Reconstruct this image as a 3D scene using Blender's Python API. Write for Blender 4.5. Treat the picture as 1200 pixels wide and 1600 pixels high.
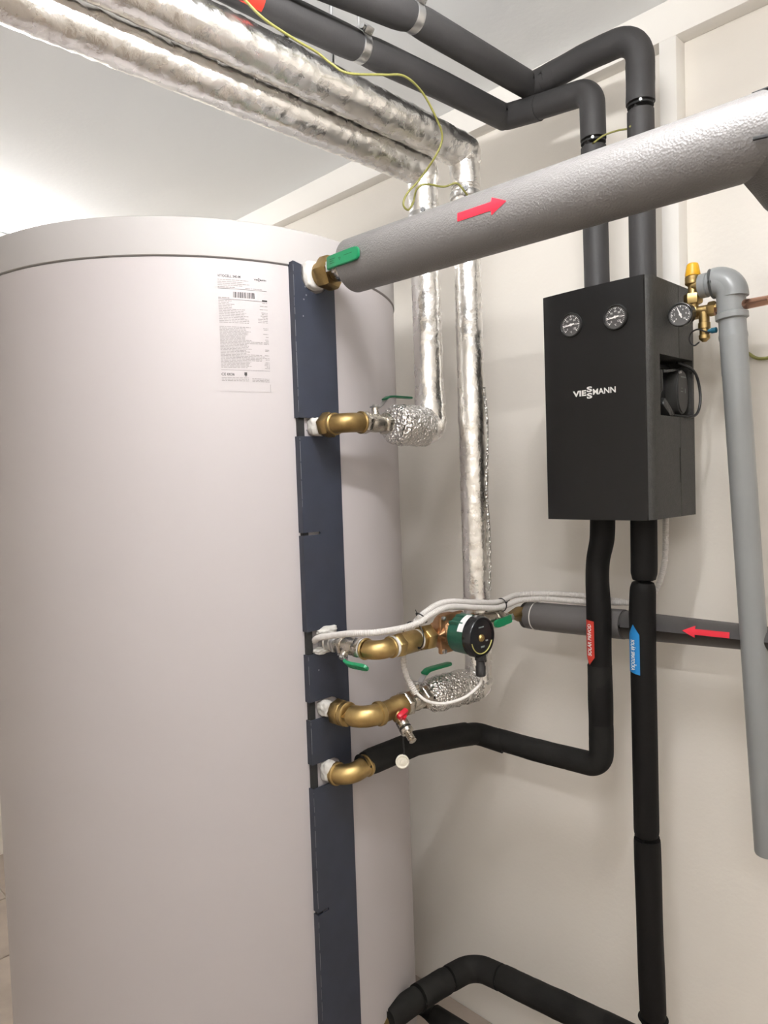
import bpy, bmesh, math, random
from mathutils import Vector, Matrix, Quaternion, noise
random.seed(7)
SC = bpy.context.scene
COL = SC.collection
for o in list(bpy.data.objects):
    bpy.data.objects.remove(o)

# ------------------------------------------------------------------ camera
YAW, PITCH, ROLL = 0.79247911, -0.04412773, -0.03416741
fwd = Vector((-math.sin(YAW)*math.cos(PITCH), math.cos(YAW)*math.cos(PITCH), math.sin(PITCH)))
rt0 = Vector((math.cos(YAW), math.sin(YAW), 0))
up0 = rt0.cross(fwd)
rt = rt0*math.cos(ROLL) + up0*math.sin(ROLL)
up = -rt0*math.sin(ROLL) + up0*math.cos(ROLL)
cd = bpy.data.cameras.new('camera')
cam = bpy.data.objects.new('camera', cd)
COL.objects.link(cam)
cam.matrix_world = Matrix(((rt.x, up.x, -fwd.x, 0.0), (rt.y, up.y, -fwd.y, -1.62), (rt.z, up.z, -fwd.z, 1.45), (0, 0, 0, 1)))
cd.sensor_fit = 'VERTICAL'
cd.sensor_height = 36.0
cd.lens = 1116.1/1600*36.0
cd.clip_start = 0.02
SC.camera = cam

# ------------------------------------------------------------------ world, exposure, lamp powers
w = bpy.data.worlds.new('world')
SC.world = w
w.use_nodes = True
w.node_tree.nodes['Background'].inputs[0].default_value = (0.9, 0.9, 1.0, 1)
w.node_tree.nodes['Background'].inputs[1].default_value = 0.0
SC.view_settings.view_transform = 'Standard'
SC.view_settings.look = 'None'
SC.view_settings.exposure = 0.06
SC.view_settings.gamma = 1.0
SC.view_settings.use_curve_mapping = False
MAIN_LAMP = 186.0       # radiance of the opal tube of the batten lamp above the camera
FAR_LAMP = 188.0        # the same for the lamp beyond the tank
REAR_FILL = 95.0      # the same for the fill lamp added behind the viewer
LAMP_POS = [(-0.40, -1.02), (-3.14, -0.84), (0.45, -2.35)]  # the last position is the added rear fill

# ------------------------------------------------------------------ materials
def srgb(r, g, b):
    f = lambda c: (c/255/12.92) if c/255 <= 0.04045 else ((c/255+0.055)/1.055)**2.4
    return (f(r), f(g), f(b), 1)

def mat(name, col, rough=0.5, metal=0.0, bump=None, var=None, coat=0.0, spec=None, emit=None, rvar=None, voro=None):
    m = bpy.data.materials.new(name)
    m.use_nodes = True
    nt = m.node_tree
    p = nt.nodes['Principled BSDF']
    p.inputs['Base Color'].default_value = col
    p.inputs['Roughness'].default_value = rough
    p.inputs['Metallic'].default_value = metal
    if coat: p.inputs['Coat Weight'].default_value = coat
    if spec is not None: p.inputs['Specular IOR Level'].default_value = spec
    if emit:
        p.inputs['Emission Color'].default_value = emit[0]
        p.inputs['Emission Strength'].default_value = emit[1]
    tc = nt.nodes.new('ShaderNodeTexCoord')
    def nz(scale, detail=3):
        n = nt.nodes.new('ShaderNodeTexNoise')
        n.inputs['Scale'].default_value = scale
        n.inputs['Detail'].default_value = detail
        nt.links.new(tc.outputs['Object'], n.inputs['Vector'])
        return n
    if var:                                     # (scale, amount): mottled base colour
        n = nz(var[0], 4)
        r = nt.nodes.new('ShaderNodeMapRange')
        r.inputs['To Min'].default_value = 1-var[1]
        r.inputs['To Max'].default_value = 1+var[1]
        r.inputs['From Min'].default_value = 0.3
        r.inputs['From Max'].default_value = 0.7
        nt.links.new(n.outputs['Fac'], r.inputs['Value'])
        mx = nt.nodes.new('ShaderNodeVectorMath'); mx.operation = 'SCALE'
        mx.inputs[0].default_value = col[:3]
        nt.links.new(r.outputs['Result'], mx.inputs['Scale'])
        nt.links.new(mx.outputs['Vector'], p.inputs['Base Color'])
    if rvar:
        n = nz(rvar[0], 4)
        r = nt.nodes.new('ShaderNodeMapRange')
        r.inputs['To Min'].default_value = max(0.02, rough-rvar[1])
        r.inputs['To Max'].default_value = rough+rvar[1]
        nt.links.new(n.outputs['Fac'], r.inputs['Value'])
        nt.links.new(r.outputs['Result'], p.inputs['Roughness'])
    prev = None
    for kind, arg in (('n', bump), ('v', voro)):
        if not arg: continue
        b = nt.nodes.new('ShaderNodeBump')
        b.inputs['Distance'].default_value = arg[2]
        b.inputs['Strength'].default_value = arg[1]
        if kind == 'n':
            nt.links.new(nz(arg[0], 5).outputs['Fac'], b.inputs['Height'])
        else:
            v = nt.nodes.new('ShaderNodeTexVoronoi')
            v.inputs['Scale'].default_value = arg[0]
            nt.links.new(tc.outputs['Object'], v.inputs['Vector'])
            nt.links.new(v.outputs['Distance'], b.inputs['Height'])
        if prev: nt.links.new(prev.outputs['Normal'], b.inputs['Normal'])
        prev = b
    if prev: nt.links.new(prev.outputs['Normal'], p.inputs['Normal'])
    return m

M = dict(
    wall=mat('wall_paint', (0.87, 0.825, 0.755, 1), 0.75, bump=(90, 0.25, 0.002), var=(3, 0.02)),
    ceil=mat('ceiling_paint', (0.885, 0.90, 0.905, 1), 0.8, bump=(60, 0.3, 0.002)),
    trim=mat('trim_paint', (0.87, 0.84, 0.79, 1), 0.6, bump=(120, 0.1, 0.001)),
    tile=mat('floor_tile', (0.36, 0.30, 0.25, 1), 0.35, var=(9, 0.12)),
    grout=mat('grout', (0.45, 0.40, 0.34, 1), 0.9),
    tank=mat('tank_jacket_white', (0.48, 0.445, 0.445, 1), 0.5, bump=(300, 0.05, 0.0005)),
    lid=mat('tank_lid_white_dimmed', (0.435, 0.413, 0.403, 1), 0.6),  # same white as the jacket, painted darker to offset the close lamp
    dark=mat('dark_gap', (0.015, 0.015, 0.015, 1), 0.8),
    strip=mat('anthracite_plastic', (0.025, 0.030, 0.046, 1), 0.46, var=(14, 0.12), rvar=(20, 0.08)),
    chip=mat('worn_edge', (0.20, 0.205, 0.22, 1), 0.6),
    foam=mat('white_foam', (0.62, 0.60, 0.56, 1), 0.9, bump=(60, 0.8, 0.004)),
    brass=mat('brass', (0.44, 0.315, 0.135, 1), 0.42, 1.0, var=(30, 0.22), rvar=(40, 0.1)),
    brass_old=mat('dull_brass', (0.31, 0.215, 0.09, 1), 0.44, 1.0, var=(35, 0.25), rvar=(40, 0.1)),
    bronze=mat('cast_bronze', (0.50, 0.29, 0.155, 1), 0.42, 1.0, bump=(200, 0.25, 0.001), var=(40, 0.15)),
    nickel=mat('nickel_plate', (0.56, 0.52, 0.46, 1), 0.27, 1.0, var=(60, 0.12), rvar=(60, 0.08)),
    steel=mat('zinc_steel', (0.62, 0.62, 0.62, 1), 0.3, 1.0, rvar=(50, 0.1)),
    seal=mat('white_seal', (0.75, 0.73, 0.70, 1), 0.6),
    green=mat('green_grip', (0.008, 0.215, 0.085, 1), 0.38),
    green_d=mat('dark_green_grip', (0.010, 0.10, 0.045, 1), 0.4),
    green_print=mat('grip_print', (0.004, 0.10, 0.035, 1), 0.5),
    pump=mat('pump_green', (0.012, 0.075, 0.048, 1), 0.38, bump=(300, 0.1, 0.0005)),
    black=mat('black_plastic', (0.012, 0.012, 0.013, 1), 0.35),
    pump_face=mat('pump_face', (0.008, 0.008, 0.009, 1), 0.22),
    yellow=mat('pale_yellow', (0.55, 0.50, 0.16, 1), 0.5),
    grey_print=mat('grey_print', (0.22, 0.25, 0.24, 1), 0.5),
    white_label=mat('white_label', (0.80, 0.80, 0.80, 1), 0.5),
    white_print=mat('white_print', (0.82, 0.81, 0.79, 1), 0.5),
    black_print=mat('black_print', (0.035, 0.033, 0.033, 1), 0.6),
    fine_print=mat('fine_print', (0.30, 0.28, 0.27, 1), 0.6),
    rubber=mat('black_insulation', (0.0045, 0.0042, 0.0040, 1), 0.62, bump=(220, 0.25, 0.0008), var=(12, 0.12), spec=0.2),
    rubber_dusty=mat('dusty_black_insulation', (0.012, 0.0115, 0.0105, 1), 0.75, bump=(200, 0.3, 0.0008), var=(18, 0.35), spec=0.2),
    rubber_lit=mat('black_insulation_lit', (0.034, 0.0325, 0.0325, 1), 0.6, bump=(220, 0.25, 0.0008), var=(10, 0.12), spec=0.4),  # same black insulation, painted lighter where the nearby lamp strikes it
    seam=mat('seam_black', (0.006, 0.006, 0.006, 1), 0.7),
    grey_foam=mat('silver_grey_insulation', (0.165, 0.157, 0.152, 1), 0.42, voro=(300, 0.6, 0.001), bump=(150, 0.25, 0.0008), spec=0.6),
    grey_foam_d=mat('grey_insulation', (0.115, 0.108, 0.105, 1), 0.5, bump=(200, 0.2, 0.0008)),
    red=mat('red_sticker', (0.70, 0.022, 0.045, 1), 0.4),
    red_d=mat('brick_red_sticker', (0.50, 0.035, 0.022, 1), 0.4),
    blue=mat('blue_sticker', (0.010, 0.20, 0.52, 1), 0.4),
    redcap=mat('red_handle', (0.55, 0.012, 0.03, 1), 0.35),
    foil=mat('aluminium_foil', (0.90, 0.885, 0.86, 1), 0.27, 1.0, bump=(110, 0.36, 0.003), rvar=(25, 0.12)),
    foil_c=mat('crumpled_foil', (0.82, 0.81, 0.79, 1), 0.24, 1.0, bump=(120, 0.9, 0.006), voro=(170, 0.9, 0.005)),
    conduit=mat('grey_white_conduit', (0.62, 0.59, 0.56, 1), 0.5),
    conduit_d=mat('grey_conduit', (0.40, 0.39, 0.36, 1), 0.5),
    cable=mat('white_cable', (0.74, 0.71, 0.67, 1), 0.45),
    earth=mat('yellow_green_wire', (0.22, 0.21, 0.055, 1), 0.45),
    panel=mat('black_front_panel', (0.0050, 0.0048, 0.0050, 1), 0.42, rvar=(3, 0.04), spec=0.4),
    epp=mat('black_foam_shell', (0.030, 0.029, 0.026, 1), 0.55, voro=(260, 0.5, 0.0008), var=(90, 0.2)),
    dial=mat('dial_black', (0.055, 0.054, 0.054, 1), 0.5, coat=1.0),
    bezel=mat('bezel_black', (0.03, 0.03, 0.03, 1), 0.18),
    pvc=mat('grey_drain_plastic', (0.265, 0.275, 0.275, 1), 0.33, var=(6, 0.04)),
    copper=mat('copper', (0.80, 0.46, 0.33, 1), 0.26, 1.0, rvar=(30, 0.08)),
    cap_yellow=mat('yellow_cap', (0.72, 0.38, 0.012, 1), 0.38),
    blue_grip=mat('blue_grip', (0.012, 0.10, 0.16, 1), 0.45),
    tag=mat('cream_plastic', (0.72, 0.68, 0.58, 1), 0.5),
    lamp_main=mat('opal_diffuser', (0.9, 0.9, 0.9, 1), 0.4, emit=((1.0, 0.992, 0.998, 1), MAIN_LAMP)),
    lamp_far=mat('opal_diffuser_far', (0.9, 0.9, 0.9, 1), 0.4, emit=((1.0, 0.995, 1.0, 1), FAR_LAMP)),
    fill_rear=mat('rear_fill_emitter', (0.9, 0.9, 0.9, 1), 0.4, emit=((1.0, 0.992, 0.998, 1), REAR_FILL)),
    white_pl=mat('white_plastic', (0.8, 0.8, 0.78, 1), 0.4),
)

# ------------------------------------------------------------------ object helpers
def base_of(o):
    while o.parent: o = o.parent
    return o.location.copy()

def obj(name, bm, m, parent=None, loc=None, sharp=38, smooth=True):
    """Link a bmesh built in world coordinates as ONE mesh object; children are kept relative to their thing's base."""
    off = base_of(parent) if parent else Vector(loc or (0, 0, 0))
    bmesh.ops.translate(bm, verts=bm.verts, vec=-off)
    bmesh.ops.recalc_face_normals(bm, faces=bm.faces)
    me = bpy.data.meshes.new(name)
    if smooth:
        for f in bm.faces: f.smooth = True
    bm.to_mesh(me); bm.free()
    if smooth: me.set_sharp_from_angle(angle=math.radians(sharp))
    me.materials.append(m)
    o = bpy.data.objects.new(name, me)
    COL.objects.link(o)
    if parent: o.parent = parent
    else: o.location = off
    return o

def thing(name, label, cat, loc, group=None):
    o = bpy.data.objects.new(name, None)
    o.empty_display_size = 0.05
    COL.objects.link(o)
    o.location = loc
    o['label'] = label; o['category'] = cat
    if group: o['group'] = group
    return o

def tag(o, label, cat, group=None):
    o['label'] = label; o['category'] = cat
    if group: o['group'] = group
    return o

def struct(name, bm, m, label=None, parent=None, **k):
    o = obj(name, bm, m, parent, **k)
    if not parent:
        o['kind'] = 'structure'
        o['category'] = name.split('_')[0]
        if label: o['label'] = label
    return o

NB = bmesh.new
def box(bm, c, s, bev=0.0, rot=None, segs=2):
    r = bmesh.ops.create_cube(bm, size=1.0)
    vs = r['verts']
    bmesh.ops.scale(bm, vec=s, verts=vs)
    if bev:
        es = list({e for v in vs for e in v.link_edges})
        rr = bmesh.ops.bevel(bm, geom=es, offset=bev, segments=segs, affect='EDGES', profile=0.5)
        vs = list({v for f in rr['faces'] for v in f.verts} | {v for v in vs if v.is_valid})
    if rot is not None: bmesh.ops.rotate(bm, cent=(0, 0, 0), matrix=rot, verts=vs)
    bmesh.ops.translate(bm, vec=c, verts=vs)
    return bm

def box2(bm, a, b, bev=0.0):
    return box(bm, tuple((a[i]+b[i])/2 for i in range(3)), tuple(abs(b[i]-a[i]) for i in range(3)), bev)

def frame(axis):
    axis = Vector(axis).normalized()
    h = Vector((0, 0, 1)) if abs(axis.z) < 0.9 else Vector((1, 0, 0))
    u = axis.cross(h).normalized()
    return axis, u, u.cross(axis).normalized()

def lathe(bm, o, axis, prof, seg=32, cap0=True, cap1=True, phase=0.0):
    """prof: list of (distance along the axis, radius)."""
    a, u, v = frame(axis); o = Vector(o)
    rings = []
    for t, r in prof:
        rings.append([bm.verts.new(o + a*t + (u*math.cos(phase+2*math.pi*k/seg) + v*math.sin(phase+2*math.pi*k/seg))*max(r, 1e-5)) for k in range(seg)])
    for A, B in zip(rings, rings[1:]):
        for k in range(seg):
            bm.faces.new((A[k], A[(k+1) % seg], B[(k+1) % seg], B[k]))
    if cap0: bm.faces.new(rings[0][::-1])
    if cap1: bm.faces.new(rings[-1])
    return bm

def nut(bm, o, axis, t0, t1, af, n=6, phase=0.26, ch=0.0025):
    r = af/2/math.cos(math.pi/n)
    lathe(bm, o, axis, [(t0, r*0.93), (t0+ch, r), (t1-ch, r), (t1, r*0.93)], seg=n, phase=phase)
    return bm

def fillet_path(pts, fil, n=10):
    pts = [Vector(p) for p in pts]
    out = [pts[0]]
    for i in range(1, len(pts)-1):
        a, b, c = pts[i-1], pts[i], pts[i+1]
        d0 = (a-b).normalized(); d1 = (c-b).normalized()
        f = fil[i-1] if isinstance(fil, (list, tuple)) else fil
        ang = d0.angle(d1)
        if f <= 0 or ang > math.pi-0.02:
            out.append(b); continue
        t = f/math.tan(ang/2)
        t = min(t, (a-b).length*0.95, (c-b).length*0.95)
        rr = t*math.tan(ang/2)
        cen = b + (d0+d1).normalized()*(rr/math.sin(ang/2))
        p0 = b+d0*t-cen; p1 = b+d1*t-cen
        tot = p0.angle(p1); ax = p0.cross(p1).normalized()
        for k in range(n+1):
            out.append(cen + Quaternion(ax, tot*k/n) @ p0)
    out.append(pts[-1])
    return out

def resample(path, ds):
    out = [path[0]]
    for a, b in zip(path, path[1:]):
        L = (b-a).length
        k = max(1, int(math.ceil(L/ds)))
        for i in range(1, k+1): out.append(a.lerp(b, i/k))
    return out

def spline(pts, n=8):
    P = [Vector(p) for p in pts]
    P = [P[0]*2-P[1]] + P + [P[-1]*2-P[-2]]
    out = []
    for i in range(1, len(P)-2):
        p0, p1, p2, p3 = P[i-1:i+3]
        for k in range(n):
            t = k/n
            out.append(0.5*((2*p1)+(p2-p0)*t+(2*p0-5*p1+4*p2-p3)*t*t+(3*p1-p0-3*p2+p3)*t**3))
    out.append(P[-2])
    return out

def sweep(bm, path, r, seg=24, rfun=None, ds=None, crinkle=None, caps=(True, True), flat=1.0, seed=0.0):
    """A round tube along a path; rfun(s, total) scales the radius, crinkle=(amplitude, frequency) dents it."""
    path = [Vector(p) for p in path]
    if ds: path = resample(path, ds)
    n = len(path)
    T = []
    for i in range(n):
        a = path[max(0, i-1)]; b = path[min(n-1, i+1)]
        T.append((b-a).normalized())
    _, u, v = frame(T[0])
    tot = sum((b-a).length for a, b in zip(path, path[1:]))
    s = 0; rings = []
    for i in range(n):
        if i:
            s += (path[i]-path[i-1]).length
            q = T[i-1].rotation_difference(T[i])
            u = (q @ u); u = (u - T[i]*u.dot(T[i])).normalized()
            v = T[i].cross(u)
        rr = r*(rfun(s, tot) if rfun else 1.0)
        ring = []
        for k in range(seg):
            d = u*math.cos(2*math.pi*k/seg) + v*(math.sin(2*math.pi*k/seg)*flat)
            R = rr
            if crinkle:
                p = path[i]+d*rr
                am, fr = crinkle
                R += am*(noise.noise(p*fr+Vector((seed, 0, 0))) + 0.6*(abs(noise.noise(p*fr*2.7+Vector((0, seed, 3))))-0.25))
            ring.append(bm.verts.new(path[i]+d*R))
        rings.append(ring)
    for A, B in zip(rings, rings[1:]):
        for k in range(seg):
            bm.faces.new((A[k], A[(k+1) % seg], B[(k+1) % seg], B[k]))
    if caps[0]: bm.faces.new(rings[0][::-1])
    if caps[1]: bm.faces.new(rings[-1])
    return bm

def prism(bm, poly, fn, d0, d1):
    """Extrude a 2D polygon; fn(u, v, d) gives the 3D point."""
    A = [bm.verts.new(fn(u, v, d0)) for u, v in poly]
    B = [bm.verts.new(fn(u, v, d1)) for u, v in poly]
    n = len(poly)
    fa = bm.faces.new(A); fb = bm.faces.new(B[::-1])
    for k in range(n):
        bm.faces.new((A[k], B[k], B[(k+1) % n], A[(k+1) % n]))
    bmesh.ops.triangulate(bm, faces=[fa, fb])
    return bm

def ring(bm, o, axis, R, r, seg=36, rs=8, a0=0, a1=2*math.pi):
    a, u, v = frame(axis); o = Vector(o)
    full = abs(a1-a0-2*math.pi) < 1e-6
    n = seg if full else seg+1
    rings = []
    for i in range(n):
        t = a0+(a1-a0)*i/seg
        d = u*math.cos(t)+v*math.sin(t)
        rings.append([bm.verts.new(o+d*(R+r*math.cos(2*math.pi*k/rs))+a*(r*math.sin(2*math.pi*k/rs))) for k in range(rs)])
    for i in range(n if full else n-1):
        A, B = rings[i], rings[(i+1) % n]
        for k in range(rs): bm.faces.new((A[k], A[(k+1) % rs], B[(k+1) % rs], B[k]))
    if not full:
        bm.faces.new(rings[0][::-1]); bm.faces.new(rings[-1])
    return bm

_tx = {}
def text2d(s, bold=0.0):
    """Lettering as flat triangles: (vertices, faces), height of a capital about 1."""
    if (s, bold) in _tx: return _tx[(s, bold)]
    c = bpy.data.curves.new('lettering', 'FONT')
    c.body = s; c.size = 1.45; c.offset = bold; c.resolution_u = 3
    o = bpy.data.objects.new('lettering', c)
    COL.objects.link(o)
    dg = bpy.context.evaluated_depsgraph_get()
    me = o.evaluated_get(dg).to_mesh()
    vs = [(v.co.x, v.co.y) for v in me.vertices]
    fs = [tuple(p.vertices) for p in me.polygons]
    o.evaluated_get(dg).to_mesh_clear()
    bpy.data.objects.remove(o); bpy.data.curves.remove(c)
    _tx[(s, bold)] = (vs, fs)
    return vs, fs

def put_text(bm, s, fn, u0, v0, wid=None, hei=None, bold=0.0, center=False):
    vs, fs = text2d(s, bold)
    x0 = min(v[0] for v in vs); x1 = max(v[0] for v in vs)
    y0 = min(v[1] for v in vs); y1 = max(v[1] for v in vs)
    sy = hei/(y1-y0) if hei else wid/(x1-x0)
    sx = wid/(x1-x0) if wid else sy
    if center: u0 -= (x1-x0)*sx/2; v0 -= (y1-y0)*sy/2
    V = [bm.verts.new(fn(u0+(x-x0)*sx, v0+(y-y0)*sy)) for x, y in vs]
    for f in fs:
        try: bm.faces.new([V[i] for i in f])
        except ValueError: pass
    return bm

def sheet(bm, outline, fn, th_fn=None, nu=10):
    """A thin sticker: a 2D outline cut into columns so that it can bend, mapped by fn(u, v)."""
    tmp = NB()
    f = tmp.faces.new([tmp.verts.new((u, v, 0)) for u, v in outline])
    us = [p[0] for p in outline]; vs_ = [p[1] for p in outline]
    for k in range(1, nu):
        g = tmp.verts[:]+tmp.edges[:]+tmp.faces[:]
        bmesh.ops.bisect_plane(tmp, geom=g, plane_co=(min(us)+(max(us)-min(us))*k/nu, 0, 0), plane_no=(1, 0, 0))
        g = tmp.verts[:]+tmp.edges[:]+tmp.faces[:]
        bmesh.ops.bisect_plane(tmp, geom=g, plane_co=(0, min(vs_)+(max(vs_)-min(vs_))*k/nu, 0), plane_no=(0, 1, 0))
    mp = {v: bm.verts.new(fn(v.co.x, v.co.y)) for v in tmp.verts}
    for fc in tmp.faces: bm.faces.new([mp[v] for v in fc.verts])
    tmp.free()
    return bm

def quad(bm, fn, u0, v0, u1, v1, n=1):
    for k in range(n):
        a = u0+(u1-u0)*k/n; b = u0+(u1-u0)*(k+1)/n
        bm.faces.new([bm.verts.new(fn(x, y)) for x, y in ((a, v0), (b, v0), (b, v1), (a, v1))])
    return bm

def boolean_cut(o, cutters):
    dg = None
    cs = []
    for bm in cutters:
        me = bpy.data.meshes.new('cut'); bmesh.ops.recalc_face_normals(bm, faces=bm.faces)
        bm.to_mesh(me); bm.free()
        c = bpy.data.objects.new('cut', me); COL.objects.link(c); cs.append(c)
        md = o.modifiers.new('cut', 'BOOLEAN'); md.operation = 'DIFFERENCE'; md.solver = 'EXACT'; md.object = c
    bpy.context.view_layer.update()
    dg = bpy.context.evaluated_depsgraph_get()
    me = bpy.data.meshes.new_from_object(o.evaluated_get(dg))
    o.modifiers.clear()
    o.data = me
    for p in me.polygons: p.use_smooth = True
    me.set_sharp_from_angle(angle=math.radians(30))
    for c in cs: bpy.data.objects.remove(c)

# ================================================================== the room
X0, X1, Y0, Z1, FZ = -3.55, 1.70, -3.20, 2.492, -0.20
bm = NB(); box2(bm, (X0-0.1, Y0-0.1, FZ-0.12), (X1+0.1, 0.145, FZ-0.006))
floor = struct('floor', bm, M['grout'], 'beige tiled floor of the plant room')
tm = NB(); box(tm, (0, 0, 0), (0.394, 0.394, 0.008), 0.0015, segs=1)
tme = bpy.data.meshes.new('tile'); tm.to_mesh(tme); tm.free(); tme.materials.append(M['tile'])
ix = 0
for i in range(14):
    for j in range(9):
        x = X0+0.2+i*0.4; y = -0.155-j*0.4
        if x > X1 or y < Y0: continue
        t = bpy.data.objects.new('tile', tme); COL.objects.link(t)
        t.parent = floor; t.location = (x, y, FZ-0.004)
bm = NB(); box2(bm, (X0-0.1, Y0-0.1, Z1), (X1+0.1, 0.145, Z1+0.1)); struct('ceiling', bm, M['ceil'], 'off-white plaster ceiling')
bm = NB(); box2(bm, (X0-0.1, 0.045, FZ-0.006), (X1+0.1, 0.145, Z1)); struct('wall_back', bm, M['wall'], 'warm white wall behind the pipes')
bm = NB(); box2(bm, (X0-0.1, Y0, FZ-0.006), (X0, 0.045, Z1)); struct('wall_left', bm, M['wall'], 'wall beyond the white tank')
bm = NB(); box2(bm, (X1, Y0, FZ-0.006), (X1+0.1, 0.045, Z1)); struct('wall_right', bm, M['wall'], 'wall on the right of the plant room')
bm = NB(); box2(bm, (X0-0.1, Y0-0.1, FZ-0.006), (X1+0.1, Y0, Z1)); struct('wall_front', bm, M['wall'], 'wall behind the viewer')
bm = NB(); box2(bm, (X0, 0.0, 2.409), (X1, 0.045, Z1), 0.002); struct('trim_1', bm, M['trim'], 'white boxed beam along the top of the back wall')
bm = NB(); box2(bm, (-0.714, -0.0015, 1.45), (-0.6755, 0.045, 2.4085), 0.0015); struct('trim_2', bm, M['trim'], 'white vertical post under the boxed beam')

def batten_lamp(x, y, m, label, L=1.18, d=(0, 1, 0), drop=0.0):
    t = thing('batten_lamp', label, 'lamp', (x, y, Z1), 'batten lamps on the ceiling')
    d = Vector(d); q = Vector((1-abs(d.x), 1-abs(d.y), 0)); c = Vector((x, y, -drop))
    for e in (-1, 1):
        if drop: bm = NB(); lathe(bm, c+d*(e*L*0.4)+Vector((0, 0, Z1-0.004)), (0, 0, 1), [(0, 0.004), (drop+0.0035, 0.004)], 12); obj('suspension_rod', bm, M['steel'], t)
    sz = lambda along, across, h: tuple(d*along+q*across+Vector((0, 0, h)))
    bm = NB(); box(bm, (x, y, Z1-drop-0.0113), sz(L+0.06, 0.06, 0.0215), 0.004); obj('housing', bm, M['white_pl'], t)
    for e in (-1, 1):
        bm = NB(); box(bm, c+d*(e*(L/2+0.012))+Vector((0, 0, Z1-0.064)), sz(0.022, 0.040, 0.084), 0.005); obj('end_holder', bm, M['white_pl'], t)
    bm = NB(); lathe(bm, c-d*(L/2)+Vector((0, 0, Z1-0.080)), d, [(0, 0.019), (L, 0.019)], 20); obj('tube', bm, m, t)
    return t
batten_lamp(*LAMP_POS[0], M['lamp_main'], 'long tube lamp on the ceiling over the viewer, out of the picture', L=0.56, drop=0.09)
batten_lamp(*LAMP_POS[2], M['fill_rear'], 'added fill tube on the ceiling behind the viewer, out of the picture', d=(1, 0, 0))  # unseen tube added to give the back wall frontal fill light
batten_lamp(*LAMP_POS[1], M['lamp_far'], 'tube lamp glowing on the ceiling beyond the white tank', L=0.56)

# ================================================================== the storage tank
TX, TY, TR = -1.73, -0.597, 0.53
tank = thing('hot_water_tank', 'huge white cylindrical hot water tank with a lid and rating label', 'tank', (TX, TY, FZ))
bm = NB(); lathe(bm, (TX, TY, 0), (0, 0, 1), [(FZ+0.03, TR-0.004), (FZ+0.034, TR), (1.903, TR), (1.9055, TR-0.003)], 160); obj('jacket', bm, M['tank'], tank)
bm = NB(); lathe(bm, (TX, TY, 0), (0, 0, 1), [(FZ, TR-0.05), (FZ+0.03, TR-0.05)], 64); obj('base_ring', bm, M['black'], tank)
bm = NB(); lathe(bm, (TX, TY, 0), (0, 0, 1), [(1.9045, TR-0.008), (1.9085, TR-0.008)], 120); obj('lid_gap', bm, M['dark'], tank)
bm = NB(); lathe(bm, (TX, TY, 0), (0, 0, 1), [(1.907, TR+0.0005), (1.908, TR+0.0025), (1.974, TR+0.0025), (1.982, TR), (1.9855, TR-0.007), (1.9865, TR-0.03), (1.9865, 0.01)], 160)
obj('lid', bm, M['lid'], tank)

# cover strip over the ports: a flat plate with notches at its left edge, and two flanges back to the jacket
SXF, SYL, SYR = -1.192, -0.686, -0.574
ports = dict(p1=(-0.630, 1.889), p2=(-0.636, 1.572), p3=(-0.635, 1.106), p4=(-0.635, 0.955), p5=(-0.634, 0.815))
notches = [(0.792, 0.845, 0.029), (0.9415, 0.981, 0.029), (1.083, 1.133, 0.03), (1.549, 1.588, 0.03)]
SZ0 = FZ+0.10
def strip_left():
    """Left border of the plate as (height, position) pairs from the bottom up."""
    P = [(SZ0, SYL), (0.514, SYL), (0.5141, SYL+0.030), (0.5200, SYL+0.031), (0.5201, SYL)]
    for i, (za, zb, rr) in enumerate(notches):
        zc, hh = (za+zb)/2, (zb-za)/2
        P.append((za, SYL))
        for k in range(11):
            t = -hh+2*hh*k/10
            q = max(0.0, 1-(t/(hh*1.02))**2)**0.5
            P.append((zc+t*0.999, -0.632+0.002+0.026*q))
        P.append((zb, SYL))
        if i == 2: P += [(1.3385, SYL), (1.3386, SYL+0.044), (1.3405, SYL+0.047), (1.3430, SYL+0.047), (1.3449, SYL+0.044), (1.3450, SYL)]
    P += [(1.853, SYL)]
    return P
strip = thing('port_cover_strip', 'tall anthracite cover strip with notches screwed upright onto the white tank', 'strip', (SXF, -0.63, SZ0))
def plate(bm, rows, x0, x1):
    """Closed plate from rows of (height, left, right)."""
    prev = None
    for i, (z, a, c) in enumerate(rows):
        q = [bm.verts.new((x, y, z)) for x, y in ((x1, a), (x1, c), (x0, c), (x0, a))]
        if prev:
            for k in range(4): bm.faces.new((prev[k], prev[(k+1) % 4], q[(k+1) % 4], q[k]))
        else: bm.faces.new(q[::-1])
        prev = q
    bm.faces.new(prev)
    return bm
bm = NB(); plate(bm, [(z, a, SYR) for z, a in strip_left()], SXF-0.0035, SXF)
rows1 = []; rows2 = []
for k in range(13):                                  # the round cut-out for the top port, open upwards
    z = 1.853+(1.884-1.853)*k/12
    q = (max(0.0, 0.037**2-(z-1.891)**2))**0.5
    rows1.append((z, SYL, -0.628-q)); rows2.append((z, -0.628+q, SYR))
rows1 += [(1.9085, SYL, SYL+0.0235), (1.9125, SYL, SYL+0.004)]
plate(bm, rows1, SXF-0.0035, SXF); plate(bm, rows2, SXF-0.0035, SXF)
bmesh.ops.remove_doubles(bm, verts=bm.verts, dist=1e-6)
obj('cover_plate', bm, M['strip'], strip, smooth=False)
bm = NB()
zc = [SZ0, 0.514, 0.5205, 0.792, 0.845, 0.9415, 0.981, 1.083, 1.133, 1.3385, 1.345, 1.549, 1.588, 1.912]
for k in range(0, len(zc), 2):
    box2(bm, (-1.2085, SYL, zc[k]), (SXF-0.0036, SYL+0.003, zc[k+1]))
obj('edge_flange', bm, M['strip'], strip, smooth=False)
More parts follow.
